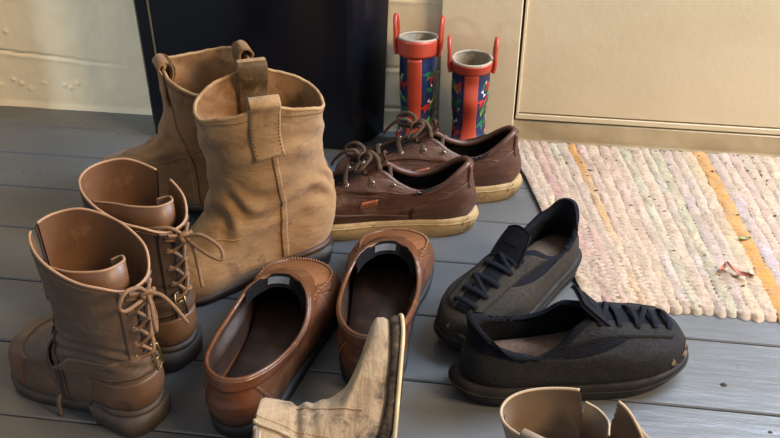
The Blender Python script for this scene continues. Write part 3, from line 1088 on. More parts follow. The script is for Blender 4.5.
    # back seam and side seams
    for uu in (-.085, .085):
        m = MB(); line_tube(S, lambda t: (uu * (1 + .25 * t), .78 - .5 * t), 30, .0007, .0003, m)
        sm = m.build('side_seam', 'thread_dark', root)
        stitches(S, lambda t: (uu * (1 + .25 * t) + .006, .78 - .5 * t), 18, .0003, .0004).build('seam_stitching', 'thread', sm)
    for e in (-1, 1):
        patch(S, lambda a, b: (e * (.355 + .03 * a) + .0 * b, .62 + .3 * b), 6, 14, .0002, .0014).build('saddle_tab', 'loafer', root)
    return root

# ------------------------------------------------------------------ brown lace-up sneakers
def brown_sneaker(loc, rz, label, mir, seed, group):
    root = empty('leather_sneaker', loc, rz, label, 'shoe', group)
    root.scale = (1, .88, 1)
    rg = lambda *a, **k: ring(*a, mir=mir, **k)
    CO = blend(COLR, ELL, .4)
    keys = [rg(.004, .288, SOLE, .096, [(0, .030), (.5, .027), (1, .030)]),
            rg(-.002, .290, SOLE, .102, [(0, .046), (.5, .042), (1, .042)]),
            rg(.000, .280, SOLE, .098, [(0, .064), (.5, .058), (.85, .056), (1, .052)]),
            rg(.006, .245, blend(SOLE, CO, .3), .088, [(0, .080), (.5, .068), (.85, .072), (1, .064)]),
            rg(.008, .200, blend(SOLE, CO, .6), .078, [(0, .092), (.3, .080), (.5, .074), (.7, .082), (.85, .088), (1, .082)]),
            rg(.008, .158, CO, .070, [(0, .112), (.04, .112), (.15, .101), (.3, .085), (.5, .076), (.7, .086), (.85, .102), (1, .104)])]
    def disp(u, v, p):
        d = .0013 * fbm(p + seed, 16, 2)
        d += .0014 * math.exp(-((p[0] - .07) / .05) ** 2) * math.sin(2 * PI * (p[2] / .012 + p[0] * 14)) * max(0, 1 - v * 1.25) * (.5 + noise.noise(Vector(p * 20)))
        return d * min(1, v * 6)
    S = Surf(keys, 144, 80, disp)
    S.mesh().build('upper', 'brown', root)
    S.mesh(.25, .98, -.003).build('lining', 'brown_in', root)
    loft([rg(.010, .27, SOLE, .08, .031), rg(.010, .27, SOLE, .08, .033)], 96, cap0=False).build('insole', 'brown_in', root)
    s0 = loft([rg(.006, .280, SOLE, .094, [(0, .003), (.1, 0), (.7, 0), (1, .008)]), rg(-.002, .290, SOLE, .104, [(0, .006), (.1, .003), (.7, .003), (1, .011)]), rg(-.006, .294, SOLE, .109, [(0, .018), (1, .019)]), rg(-.006, .294, SOLE, .108, [(0, .030), (.5, .026), (1, .030)]), rg(-.002, .289, SOLE, .102, [(0, .033), (.5, .029), (1, .033)]), rg(.006, .280, SOLE, .09, [(0, .032), (.5, .028), (1, .032)])]).build('sole', 'gum', root)
    m = MB()
    P = cr(rg(-.0068, .2948, SOLE, .1096, [(0, .024), (.5, .022), (1, .024)]), True, 120)
    tube(P, .0010, True, 6, smooth=False, mb=m); m.build('sole_groove', 'gum', s0)
    # padded collar
    tube(rimcurve(S, .0038, -.0022), .0050, True, 10, smooth=False).build('padded_collar', 'brown_trim', root)
    # heel counter overlay and heel tab
    hc = patch(S, lambda a, b: (-.20 + .40 * a, .04 + (.78 - .55 * abs(2 * a - 1) ** 1.3) * b), 50, 18, .0002, .0013).build('heel_counter', 'brown_trim', root)
    patch(S, lambda a, b: (-.055 + .11 * a, .55 + .43 * b), 16, 14, .0016, .0016).build('heel_tab', 'brown_trim', root)
    # foxing / side overlay
    for e in (-1, 1):
        patch(S, lambda a, b: (.5 + e * (.17 + .14 * a), .03 + .26 * b * (1 - .7 * a)), 30, 8, .0002, .0010).build('side_overlay', 'brown_trim', root)
        m = MB(); stitches(S, lambda t: (.5 + e * (.165 - .0 * t), .05 + .45 * t), 26, .0006, .0004, mb=m)
        stitches(S, lambda t: (.5 + e * (.165 + .12 * t), .28 - .16 * t), 26, .0014, .0004, mb=m)
        m.build('side_stitching', 'thread_dark', root)
    # eyestays, tongue, eyelets
    def uy(v, y):
        return S.u_y(v, y)
    rows = [.56, .66, .76, .86, .95]
    ysp = [.020, .024, .027, .029, .030]
    us = [(uy(v, -y), uy(v, y)) for v, y in zip(rows, ysp)]
    flap_patch(S, .5 - .055, .5 + .055, .50, 1.0, 12, 26, .0004, .0012).build('tongue_panel', 'brown_in', root)
    for e in (0, 1):
        sgn = -1 if e == 0 else 1
        def fe(a, b):
            v = .50 + .495 * b
            y = np.interp(v, rows, ysp) - .005 + .017 * a
            return (uy(v, sgn * y), v)
        patch(S, fe, 5, 22, .0006, .0022).build('eyestay', 'brown', root)
    tg, tp_ = MB(), []
    base = S.pt(.5, .97, .002)
    vs = []
    for j in range(9):
        for i in range(13):
            a = (i / 12 - .5) * 2
            b = j / 8
            vs.append(base + np.array([-.030 * b - .004 * a * a, a * (.019 - .004 * b * b), .024 * b - .005 * a * a + .002]))
    off = np.array([-.003, 0, -.005])
    k = len(vs)
    vs += [p + off for p in vs]
    fs = [(j * 13 + i, j * 13 + i + 1, j * 13 + 14 + i, j * 13 + 13 + i) for j in range(8) for i in range(12)]
    fs += [tuple(q + k for q in f)[::-1] for f in fs]
    bd = [i for i in range(13)] + [j * 13 + 12 for j in range(1, 9)] + [8 * 13 + i for i in range(11, -1, -1)] + [j * 13 for j in range(7, 0, -1)]
    fs += [(bd[q], bd[(q + 1) % len(bd)], bd[(q + 1) % len(bd)] + k, bd[q] + k) for q in range(len(bd))]
    tg.add(vs, fs).build('tongue', 'brown_trim', root)
    lc = MB()
    for (a, b), v in zip(us, rows):
        for u in (a, b):
            eyelet(S, u, v, .0036, .0030, MB()).build('eyelet', 'eyelet', root)
        p, q = S.pt(a, v, .0034), S.pt(b, v, .0034)
        mid = (p + q) / 2 + S.nr(.5, v) * .005
        up = S.nr(.5, v)
        tube([p - up * .003, p + up * .0012, (p + mid) / 2 + up * .002, mid, (q + mid) / 2 + up * .002, q + up * .0012, q - up * .003],   .0040, False, 8, 36, flat=.55, up=up, mb=lc)
    l_ = lc.build('laces', 'lace_brown', root)
    k0 = S.pt(.5, .97, .012) + np.array([-.004, 0, .004])
    for lp in ([(0, 0, 0), (-.002, -.012, .012), (.010, -.028, .014), (.024, -.036, .004), (.022, -.028, -.006), (.006, -.012, -.002)],
               [(0, 0, 0), (-.008, .010, .014), (-.012, .024, .014), (.002, .036, .002), (.010, .026, -.006), (.004, .006, 0)],
               [(0, 0, 0), (.010, -.006, .012), (.026, -.014, .006), (.040, -.022, -.010), (.046, -.028, -.022)],
               [(0, 0, 0), (-.010, .002, .014), (-.022, .010, .008), (-.026, .022, -.006)],
               [(-.006, -.006, -.002), (-.004, -.002, .010), (.004, .004, .008), (.005, .004, -.004)]):
        tube([k0 + np.array(d) for d in lp], .0034, False, 8, len(lp) * 8, flat=.6).build('bow_loop', 'lace_brown', l_)
    # little embossed label on both sides
    for e in (-1, 1):
        ub = .5 + e * .2
        def lf(a, b):
            return S.uv_xz(.170 - .024 * a - .003 * b, .0535 + .010 * b + .004 * a, ub, .4)
        tg_ = patch(S, lf, 10, 4, .0006, .0012).build('side_label', 'label_orange', root)
        m = MB()
        for k in range(5):
            a0 = .12 + .17 * k
            stitches(S, lambda t: lf(a0 + .07 * t, .28 + .44 * t), 1, .0020, .0005, .99, mb=m)
            stitches(S, lambda t: lf(a0 + .07, .28 + .44 * t), 1, .0020, .0005, .99, mb=m)
        m.build('label_lettering', 'thread_dark', tg_)
    return root

# ------------------------------------------------------------------ black wool sneakers
def wool_sneaker(loc, rz, label, mir, seed, group, mat, sc):
    root = empty('wool_sneaker', loc, rz, label, 'shoe', group)
    root.scale = (sc, sc, sc)
    if mir:
        root.rotation_euler[1] = rad(1.6)
    rg = lambda *a, **k: ring(*a, mir=mir, **k)
    CO = blend(COLR, ELL, .5)
    keys = [rg(.004, .282, SOLE, .094, [(0, .026), (.5, .022), (1, .024)]),
            rg(-.002, .285, SOLE, .104, [(0, .042), (.5, .036), (1, .036)]),
            rg(.000, .276, SOLE, .101, [(0, .060), (.5, .054), (.85, .059), (1, .056)]),
            rg(.006, .248, blend(SOLE, CO, .3), .092, [(0, .076), (.5, .065), (.85, .071), (1, .070)]),
            rg(.010, .200, blend(SOLE, CO, .6), .080, [(0, .088), (.3, .074), (.5, .068), (.7, .074), (.85, .083), (1, .084)]),
            rg(.006, .150, CO, .074, [(0, .114), (.04, .110), (.15, .092), (.3, .076), (.5, .072), (.7, .082), (.85, .100), (1, .102)])]
    def disp(u, v, p):
        d = .0016 * fbm(p + seed, 15, 2) + .0005 * fbm(p + seed, 70, 2)
        return d * min(1, v * 6)
    S = Surf(keys, 144, 80, disp)
    S.mesh().build('upper', mat, root)
    S.mesh(.25, .98, -.0035).build('lining', 'knit', root)
    i_ = loft([rg(.010, .265, SOLE, .076, .044), rg(.010, .265, SOLE, .076, .047)], 96, cap0=False).build('insole', 'insole_tan', root)
    i_['label'] = 'brown insole'
    so = loft([rg(.000, .272, SOLE, .094, [(0, .010), (.12, .001), (.3, 0), (.7, 0), (.85, .002), (1, .013)]),
          rg(-.008, .282, SOLE, .104, [(0, .014), (.12, .004), (.7, .004), (1, .016)]),
          rg(-.012, .288, SOLE, .1065, [(0, .021), (.2, .014), (.7, .012), (1, .020)]),
          rg(-.010, .289, SOLE, .1065, [(0, .028), (.2, .024), (.7, .022), (1, .028)]),
          rg(-.004, .288, SOLE, .105, [(0, .033), (.5, .027), (1, .033)]),
          rg(.006, .278, SOLE, .09, [(0, .030), (.5, .025), (1, .030)])]).build('sole', 'eva', root)
    m = MB()
    P = cr(rg(-.0126, .2892, SOLE, .1073, [(0, .024), (.2, .018), (.7, .016), (1, .024)]), True, 120)
    tube(P, .0012, True, 6, smooth=False, mb=m); m.build('sole_ridge', 'eva', so)
    # mud on the toe
    def mud(a, b):
        return (.455 + .11 * a, .02 + .30 * b)
    def mfn(u, v):
        return noise.noise(Vector((u * 60, v * 9, seed))) > .12
    vs, fs = [], []
    for j in range(31):
        for i in range(41):
            u, v = (.375 if not mir else .485) + .14 * i / 40, .0 + .34 * j / 30
            vs.append(S.pt(u, v, .0009 + .0008 * noise.noise(Vector((u * 200, v * 60, 1)))))
    for j in range(30):
        for i in range(40):
            u, v = i / 40, j / 30
            if noise.noise(Vector((u * 7, v * 4, seed))) + .35 * noise.noise(Vector((u * 22, v * 16, seed))) - 1.1 * abs(u - .5) - .3 * v > -.24:
                fs.append((j * 41 + i, j * 41 + i + 1, j * 41 + 42 + i, j * 41 + 41 + i))
    if fs:
        tag(MB().add(vs, fs).build('mud_patch', 'mud', root), 'dried mud on the toe', None)
    # knitted collar band with ribs
    m = MB()
    nB, hB = 300, 8
    vs, fs = [], []
    for j in range(hB + 1):
        for i in range(nB):
            u = i / nB
            lo = .67 - .06 * math.cos(2 * PI * u)
            v = lo + (1 - lo) * j / hB
            e = 0 if j == 0 else (.0014 + .0007 * (i % 3 == 0))
            vs.append(S.pt(u, v, e))
    for i in range(nB):
        vs.append(S.pt(i / nB, 1, -.004))
    for j in range(hB + 1):
        for i in range(nB):
            fs.append((j * nB + i, j * nB + (i + 1) % nB, (j + 1) * nB + (i + 1) % nB, (j + 1) * nB + i))
    m.add(vs, fs).build('knitted_collar', 'knit', root)
    def uy(v, y):
        return S.u_y(v, y)
    rows = [.56, .65, .74, .83, .92]
    ysp = [.016, .018, .019, .020, .021]
    for sgn in (-1, 1):
        def fe(a, b):
            v = .50 + .46 * b
            y = np.interp(v, rows, ysp) - .006 + .019 * a
            return (uy(v, sgn * y), v)
        patch(S, fe, 6, 22, .0004, .0018).build('eyestay', mat, root)
        m = MB(); stitches(S, lambda t: fe(.92, t), 34, .0024, .0004, mb=m)
        m.build('eyestay_stitching', 'lace_black', root)
    flap_patch(S, .5 - .05, .5 + .05, .50, .97, 12, 26, .0004, .0012).build('tongue_panel', 'knit', root)
    # tongue standing up
    base = S.pt(.5, .93, .002)
    vs = []
    for j in range(11):
        for i in range(13):
            a = (i / 12 - .5) * 2
            b = j / 10
            vs.append(base + np.array([-.034 * b + .002 * a * a, a * (.024 - .006 * b * b), .034 * b - .007 * a * a + .002]))
    k = len(vs)
    vs += [np.array(p) + np.array([-.003, 0, -.004]) for p in vs]
    fs = [(j * 13 + i, j * 13 + i + 1, j * 13 + 14 + i, j * 13 + 13 + i) for j in range(10) for i in range(12)]
    fs += [tuple(q + k for q in f)[::-1] for f in fs]
    bd = [i for i in range(13)] + [j * 13 + 12 for j in range(1, 11)] + [130 + i for i in range(11, -1, -1)] + [j * 13 for j in range(9, 0, -1)]
    fs += [(bd[q], bd[(q + 1) % len(bd)], bd[(q + 1) % len(bd)] + k, bd[q] + k) for q in range(len(bd))]
    tg = MB().add(vs, fs).build('tongue', 'knit', root)
    lb = MB()
    c = base + np.array([-.018, 0, .0195])
    d = np.array([-.034, 0, .034]) / .048
    n = np.array([.707, 0, .707])
    q = [c + np.array([0, y, -.007 * (y / .024) ** 2]) + d * s + n * .0012 for s in (-.006, .006) for y in (-.011, -.004, .004, .011)]
    lb.add(q + [p - n * .002 for p in q], [(0, 1, 5, 4), (1, 2, 6, 5), (2, 3, 7, 6), (0, 4, 12, 8), (3, 11, 15, 7), (0, 8, 9, 1), (1, 9, 10, 2), (2, 10, 11, 3), (4, 5, 13, 12), (5, 6, 14, 13), (6, 7, 15, 14)])
    lb.build('tongue_label', 'lace_black', tg, smooth=False)
    lc = MB()
    pv = None
    for k, v in enumerate(rows):
        a, b = uy(v, -ysp[k]), uy(v, ysp[k])
        for u in (a, b):
            eyelet(S, u, v, .0024, .0024, MB()).build('eyelet', 'eva', root)
        up = S.nr(.5, v)
        p, q = S.pt(a, v, .0030), S.pt(b, v, .0030)
        if k > 0:
            q2 = S.pt(uy(rows[k - 1], (1 if k % 2 else -1) * ysp[k - 1]), rows[k - 1], .003)
        mid = (p + q) / 2 + up * .006
        tube([p - up * .003, p + up * .001, (p + mid) / 2 + up * .002, mid, (q + mid) / 2 + up * .002, q + up * .001, q - up * .003], .0040, False, 8, 36, flat=.42, up=up, mb=lc)
        if pv is not None and k in (2, 4):
            p0, q0 = pv
            mm = (q0 + p) / 2 + up * .0085
            tube([q0 - up * .002, q0 + up * .0015, mm, p + up * .0015, p - up * .002], .0034, False, 8, 30, flat=.45, up=up, mb=lc)
        pv = (p, q)
    lc.build('laces', 'lace_black', root)
    return root

# ------------------------------------------------------------------ children's rain boots
def rain_boot(loc, rz, label, mir, lean, H, seed, group):
    root = empty('rain_boot', loc, rz, label, 'boot', group)
    def rg(x0, x1, *a, **k):
        return ring(x0, x1 * (.80 if x1 > .1 else 1), *a, mir=mir, **k)
    keys = [rg(.0, .150, SOLE, .060, .014), rg(-.002, .152, SOLE, .066, .028), rg(-.002, .143, SOLE, .064, [(0, .045), (.5, .044), (1, .040)]),
            rg(.0, .115, blend(SOLE, ELL, .4), .058, [(0, .064), (1, .056)]), rg(.002, .084, ELL, .056, .086), rg(-.001 + lean * .3, .083 + lean * .3, ELL, .060, .12),
            rg(-.002 + lean * .65, .085 + lean * .65, ELL, .061, .12 + (H - .12) * .5), rg(-.003 + lean, .086 + lean, ELL, .063, [(0, H - .012), (1, H + .007)] if lean < .01 else H)]
    S = Surf(keys, 96, 70, lambda u, v, p: .0006 * fbm(p + seed, 25, 2))
    S.mesh().build('shaft', 'navy', root)
    tag(lining(S, 'rain_in', root, .0022, .2), 'beige cloth lining', None)
    loft([rg(0, .150, SOLE, .064, 0), rg(-.003, .154, SOLE, .069, .002), rg(-.003, .154, SOLE, .069, .013), rg(0, .152, SOLE, .064, .015)], 96).build('sole', 'rain_sole', root)
    loft([rg(-.0025, .1525, SOLE, .0675, .012), rg(-.004, .154, SOLE, .0705, .015), rg(-.0035, .1535, SOLE, .0695, .020), rg(-.001, .152, SOLE, .065, .022)], 96).build('foxing', 'red', root)
    co = patch(S, lambda a, b: (a * .9999, .925 + .075 * b), 96, 6, .0006, .0022).build('collar_band', 'red', root)
    tube(loopcurve(S, 1, -.0006, 96), .0024, True, 8, smooth=False).build('rim', 'rain_in', root)
    patch(S, lambda a, b: (.5 - .055 + .11 * a, .20 + .72 * b), 14, 50, .0004, .0018).build('front_stripe', 'red', root)
    fl_ = .003
    for c in (.25, .75):
        n = S.nr(c, .97); n[2] = 0; n /= np.linalg.norm(n)
        p = S.pt(c, .93, .003)
        e = np.array([.013, 0, 0])
        z = lambda h, o, k: p + e * k + n * o + np.array([0, 0, h * (1 if lean < .01 else .86)])
        tube([z(-.004, 0, -1), z(.010, .002, -1), z(.030, fl_ * .6, -1), z(.048, fl_, -.7), z(.056, fl_ * 1.1, 0), z(.048, fl_, .7), z(.030, fl_ * .6, 1), z(.010, .002, 1), z(-.004, 0, 1)], .0034, False, 8, 60).build('handle', 'red', root)
    # printed shapes: leaves, bones, lizards
    def decal(u, v, shp, sc, rot, mat):
        c = S.pt(u, v); du = S.pt(u + .01, v) - S.pt(u - .01, v); dv = S.pt(u, v + .01) - S.pt(u, v - .01)
        lu, lv = np.linalg.norm(du) / .02, np.linalg.norm(dv) / .02
        a = rad(rot)
        vs = [S.pt(u, v, .0005)]
        P = cr([(x, y, 0) for x, y in shp], True, len(shp) * 3)
        R_ = 4
        for r_ in range(1, R_ + 1):
            for x, y, _ in P:
                X, Y = (x * math.cos(a) - y * math.sin(a)) * sc * r_ / R_, (x * math.sin(a) + y * math.cos(a)) * sc * r_ / R_
                vs.append(S.pt(u + X / lu, min(.86, max(.05, v + Y / lv)), .0005))
        n = len(P)
        fs = [(0, 1 + j, 1 + (j + 1) % n) for j in range(n)]
        for r_ in range(R_ - 1):
            fs += [(1 + r_ * n + j, 1 + r_ * n + (j + 1) % n, 1 + (r_ + 1) * n + (j + 1) % n, 1 + (r_ + 1) * n + j) for j in range(n)]
        tag(MB().add(vs, fs).build('print', mat, root), decals[mat], None)
    LEAF = [(0, -1), (.35, -.4), (.4, .2), (0, 1), (-.4, .2), (-.35, -.4)]
    BONE = [(-1, .1), (-1.2, .5), (-.8, .5), (-.6, .15), (.6, .15), (.8, .5), (1.2, .5), (1.1, 0), (1.2, -.5), (.8, -.5), (.6, -.15), (-.6, -.15), (-.8, -.5), (-1.2, -.5)]
    BEAST = [(-1.2, .1), (-.7, .35), (-.2, .5), (.3, .35), (.6, .7), (1, .8), (1.1, .5), (.8, .35), (.6, 0), (.5, -.6), (.25, -.6), (.2, -.1), (-.2, -.1), (-.3, -.6), (-.55, -.6), (-.55, 0), (-1.1, 0)]
    decals = {'print_green': 'green print', 'print_lime': 'lime leaf print', 'print_red': 'red print', 'print_white': 'white print'}
    rnd = random.Random(seed)
    spots = []
    for uu in (.37, .31, .25, .19, .63, .69, .75, .81):
        for vv in (.30, .38, .46, .54, .62, .70, .78, .84):
            spots.append((uu + rnd.uniform(-.02, .02), vv + rnd.uniform(-.03, .03)))
    for k, (u, v) in enumerate(spots):
        q = (k * 7 + int(seed)) % 5
        if q == 0: decal(u, v, BEAST, .0125, rnd.uniform(-25, 25), 'print_red')
        elif q == 1: decal(u, v, BEAST, .014, rnd.uniform(-25, 25), 'print_green')
        elif q == 2: decal(u, v, BONE, .0052, rnd.uniform(0, 180), 'print_white')
        elif q == 3: decal(u, v, LEAF, .010, rnd.uniform(0, 180), 'print_lime')
        else:
            decal(u, v, LEAF, .0085, rnd.uniform(0, 180), 'print_green')
            decal(u + .02, v + .02, LEAF, .004, rnd.uniform(0, 180), 'print_white')
    return root

# ------------------------------------------------------------------ place the pairs
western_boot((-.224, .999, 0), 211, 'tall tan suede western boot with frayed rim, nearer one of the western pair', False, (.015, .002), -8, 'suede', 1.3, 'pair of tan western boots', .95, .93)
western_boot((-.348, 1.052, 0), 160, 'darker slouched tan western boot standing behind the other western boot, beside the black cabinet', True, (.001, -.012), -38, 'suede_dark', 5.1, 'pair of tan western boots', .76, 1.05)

combat_boot((-.350, .648, 0), 158, 'taupe ankle boot with laced back and zip open, leftmost of all the boots', False, False, .635,
            [[(0, 0, 0), (-.004, .012, .016), (-.006, .030, .024), (-.004, .040, .012), (.0, .030, -.002), (0, .008, -.004)],
             [(0, 0, 0), (-.012, .008, -.006), (-.018, .014, -.026), (-.012, .008, -.038), (-.006, 0, -.026), (0, -.002, -.004)],
             [(0, 0, 0), (-.010, -.008, -.004), (-.020, -.014, -.020), (-.026, -.022, -.044)]],
            [(.098, .030), (.075, .034), (.045, .032), (.018, .016), (.014, -.006), (.026, -.016), (.036, -.010)], 2.2, 'pair of laced ankle boots', (.112, .112))
combat_boot((-.347, .752, 0), 156, 'dark taupe laced ankle boot between the open-zipped one and the tan western boot', True, True, .365,
            [[(0, 0, 0), (.010, .010, .012), (.026, .018, .010), (.044, .014, 0), (.034, .006, -.004), (.006, 0, -.004)],
             [(0, 0, 0), (-.020, -.006, .004), (-.040, -.010, -.006), (-.046, -.006, -.018), (-.034, 0, -.014), (-.008, .002, -.004)],
             [(0, 0, 0), (-.012, .002, -.010), (-.018, .004, -.034), (-.024, .008, -.056)]],
            [(.098, .020), (.07, .016), (.04, .012), (.016, 0), (.012, -.018), (.026, -.028), (.040, -.022)], 7.7, 'pair of laced ankle boots', (.050, .070))

loafer((-.265, .637, 0), 84, 'tan leather loafer between the laced ankle boots and the other loafer, left of the pair', False, 3.1, 'pair of tan loafers')
loafer((-.126, .724, 0), 90, 'tan leather loafer beside the black sneakers, right of the pair', True, 8.4, 'pair of tan loafers')

brown_sneaker((-.024, 1.100, 0), 188.3, 'oxblood leather sneaker with cream sole, nearest of its pair, behind the loafers', False, 2.0, 'pair of oxblood sneakers')
brown_sneaker((.040, 1.2045, 0), 188, 'oxblood leather sneaker with cream sole, standing in front of the rain boots', True, 6.0, 'pair of oxblood sneakers')

wool_sneaker((.112, 1.020, .0086), 235, 'charcoal wool sneaker with black laces on the floor at the edge of the rug', True, 4.0, 'pair of black wool sneakers', 'wool_grey', .91)
wool_sneaker((-.020, .748, 0), 19, 'black wool sneaker with muddy toe pointing right, in front of the other wool sneaker', False, 9.0, 'pair of black wool sneakers', 'wool', .98)

rain_boot((-.132, 1.358, 0), 268, 'small navy rain boot with orange-red stripe, left of its pair, beside the black cabinet', False, .002, .212, 3, 'pair of small rain boots')
rain_boot((-.050, 1.355, 0), 274, 'small navy rain boot with orange-red stripe, right of its pair, against the door frame', True, .028, .185, 11, 'pair of small rain boots')

# stained suede boot lying on its side against the loafer
mats = dict(upper='sand', lining='sand_in', edge='pale_edge', sole='muddy_sole', heel='muddy_sole')
root, S = ankle_boot('suede_ankle_boot', (0, 0, 0), 0, 'stained sand suede ankle boot lying on its side against the right loafer', False, mats, .235, .62,
                     None, dz=[(0, .042), (.5, .050), (1, .042)], seed=12.0, heel_h=.017, plat=.002, toe=.66, low=.018, crush=.007, topx=.128, topw=.082)
xl = Vector((-.04, math.cos(rad(27)), math.sin(rad(27)))).normalized()
zl_ = Vector((-1, 0, .13)); zl_ = (zl_ - xl * zl_.dot(xl)).normalized()
yl = zl_.cross(xl)
R3 = Matrix((xl, yl, zl_)).transposed().to_4x4() @ Matrix.Scale(.93, 4)
root.matrix_world = Matrix.Translation(Vector((-.072, .521, .026))) @ R3
zx = [S.u_x(.22 + .76 * k / 40, .062 + .035 * k / 40, -1) for k in range(41)]
zf = lambda t: (float(np.interp(t, np.linspace(0, 1, 41), zx)), .22 + .76 * t)
zz = zip_line(S, zf, 60, 'sand', 'zip_cream', root, .0026, 70)
m = MB(); line_tube(S, lambda t: (S.u_x(.2 + .4 * t, .115, -1), .20 + .40 * t), 40, .0008, .0004, m)
m.build('side_seam', 'sand', root)
stitches(S, lambda t: (zf(t)[0] + .022, zf(t)[1]), 60, .0004, .0005).build('stitching', 'thread', root)
rr = cr(ring(-.003, .241, SOLE, .100, [(0, .004), (.9, .004), (1, .008)]), True, 120)
tube(rr, .0026, True, 6, smooth=False).build('sole_edge', 'sole_edge', root)

# open greige boot at the bottom of the picture
mats = dict(upper='sand_leather', lining='sand_in', edge='pale_edge', sole='heel_stack', heel='heel_stack')
root, S = ankle_boot('zip_ankle_boot', (.034, .556, 0), -9, 'greige leather ankle boot gaping open at its zip, in front of the black wool sneaker', False, mats, .24, .62,
                     .70, .085, .50, dz=[(0, .070), (.3, .079), (.5, .072), (.85, .046), (1, .036)], seed=15.0, heel_h=.02, topw=.085, topx=.128,
                     zip_x=(.072, .080), top_l=[(0, .070), (.3, .071), (.5, .073), (.7, .076), (.85, .068), (.96, .046), (1, .036)])
c = .17
out = [S.pt(c, v, .0018) for v in (.80, .88, .94, .985)]
top = S.pt(c, 1, 0); n = S.nr(c, .97)
ribbon(out + [top + n * .002 + np.array([0, 0, .004]), top - n * .004 + np.array([0, 0, .004])] + [S.pt(c, v, -.0045) for v in (.96, .9, .82)], S.pt(c + .02, .9) - S.pt(c - .02, .9), .022, .0026, n=50).build('pull_tab', 'sand_leather', root)
sh, tops = sheet([(.060, .035), (.072, .031), (.082, .021), (.084, .006)], .10, lambda t: .166 - .006 * t, .002)
q = sh.build('inner_flap', 'sand_in', root)
tube(tops, .0012, False, 6, smooth=False).build('flap_edge', 'pale_edge', q)
stitches(S, lambda t: (t * .55, .955), 80, -.0030, .0004).build('stitching', 'thread_dark', root)

# ------------------------------------------------------------------ rag rug
def rug_mat():
    t = NT('rag_rug_cloth')
    at = t.n('ShaderNodeVertexColor', layer_name='Col')
    col = t.mix(thr(t, t.noise(120, 6, .7), .45, .75), at.outputs['Color'], srgb(160, 138, 114))
    col = t.mix(thr(t, t.noise(38, 9, .8, None, .6), .61, .72), col, srgb(96, 82, 68))
    col = t.mix(thr(t, t.noise(16, 7, .7, None, .8), .52, .75), col, srgb(150, 130, 108))
    t.l(col, t.b.inputs['Base Color'])
    t.b.inputs['Roughness'].default_value = .95
    t.b.inputs['Specular IOR Level'].default_value = .1
    t.l(t.bump(t.noise(150, 5, .75, (1, 1.8, 1)), .9, .004), t.b.inputs['Normal'])
    return t.m
M['rug'] = rug_mat()
pal = [(226, 200, 172), (222, 190, 166), (214, 180, 166), (226, 206, 182), (206, 194, 176), (218, 178, 172), (228, 204, 170), (204, 190, 190), (196, 200, 176), (224, 198, 184), (230, 208, 178), (200, 184, 186)]
rnd = random.Random(21)
strips = []
w_acc = 0.0
while w_acc < .62:
    w = rnd.uniform(.015, .022)
    strips.append([w_acc, w, rnd.choice(pal), rnd.choice(pal), rnd.uniform(-.004, .004)])
    w_acc += w
def near(u0, c, c2=None):
    k = min(range(len(strips)), key=lambda q: abs(strips[q][0] + strips[q][1] / 2 - u0))
    strips[k][2] = c; strips[k][3] = c2 or c
near(.112, (224, 158, 80), (222, 196, 168))
near(.318, (226, 164, 92), (226, 156, 72))
near(.045, (212, 170, 166), (214, 150, 158)); near(.080, (200, 206, 184), (214, 170, 164)); near(.19, (186, 194, 164), (196, 206, 182))
near(.255, (190, 196, 160), (186, 200, 170)); near(.275, (196, 178, 184)); near(.35, (196, 184, 196), (206, 190, 210)); near(.296, (210, 194, 130), (224, 190, 170))
NT_, y0, y1 = 150, 1.368, .934
vs, fs, cols = [], [], []
per = 7
for (s0, w, ca, cb, de) in strips:
    mw = .25 if ca[0] - ca[2] > 90 else .85
    b = len(vs)
    for j in range(NT_ + 1):
        t = j / NT_
        ye = y1 - .004 + de + .010 * (1 if False else 0)
        y = y0 + (ye - y0) * t
        sk = (.20 * math.exp(-s0 / .20) + .06) * (y0 - y)
        wob = .0022 * noise.noise(Vector((s0 * 9, y * 16, 0)))
        wob2 = .0022 * noise.noise(Vector(((s0 + w) * 9, y * 16, 0)))
        for i in range(per):
            a = i / (per - 1)
            prof = math.sin(PI * (.06 + .88 * a)) ** .6
            ends = min(1, (1 - t) / .02) ** .5 * (min(1, t / .01)) ** .5
            yy = y - (.006 * (math.sin(PI * a)) if t > .97 else 0) * ((t - .97) / .03 if t > .97 else 0)
            weft = .0019 * math.sin(2 * PI * y / .0085 + 2.2 * math.sin(s0 * 300)) + .0022 * noise.noise(Vector((s0 * 60, y * 55, a * 1.5)))
            x = .022 + s0 + w * a + sk + wob * (1 - a) + wob2 * a
            z = .0008 + ends * (.0030 * prof + .0046 + weft * 1.0)
            vs.append((x, yy, max(.0005, z)))
            n_ = noise.noise(Vector((s0 * 40, y * 7, 2))) * .9 + (t - .5) * 1.2
            k = min(1, max(0, .5 + n_))
            mixc = .5 + .5 * max(-1, min(1, 2.2 * noise.noise(Vector((x * 38, y * 22, 5)))))
            g = 1 + .08 * noise.noise(Vector((s0 * 50, y * 30, a)))
            c = [((ca[q] * (1 - k) + cb[q] * k) * (1 - mw * (.45 + .55 * mixc)) + (214, 190, 164)[q] * mw * (.45 + .55 * mixc)) * g for q in range(3)]
            cols.append(srgb(*[max(0, min(255, q * .86)) for q in c]))
    for j in range(NT_):
        for i in range(per - 1):
            q = b + j * per + i
            fs.append((q, q + 1, q + per + 1, q + per))
m = MB().add(vs, fs)
rug = m.build('rag_rug', 'rug')
ca_ = rug.data.color_attributes.new('Col', 'FLOAT_COLOR', 'POINT')
for i, c in enumerate(cols):
    ca_.data[i].color = c
tag(rug, 'pale pink and cream woven rag rug with orange strips lying in front of the door', 'rug')

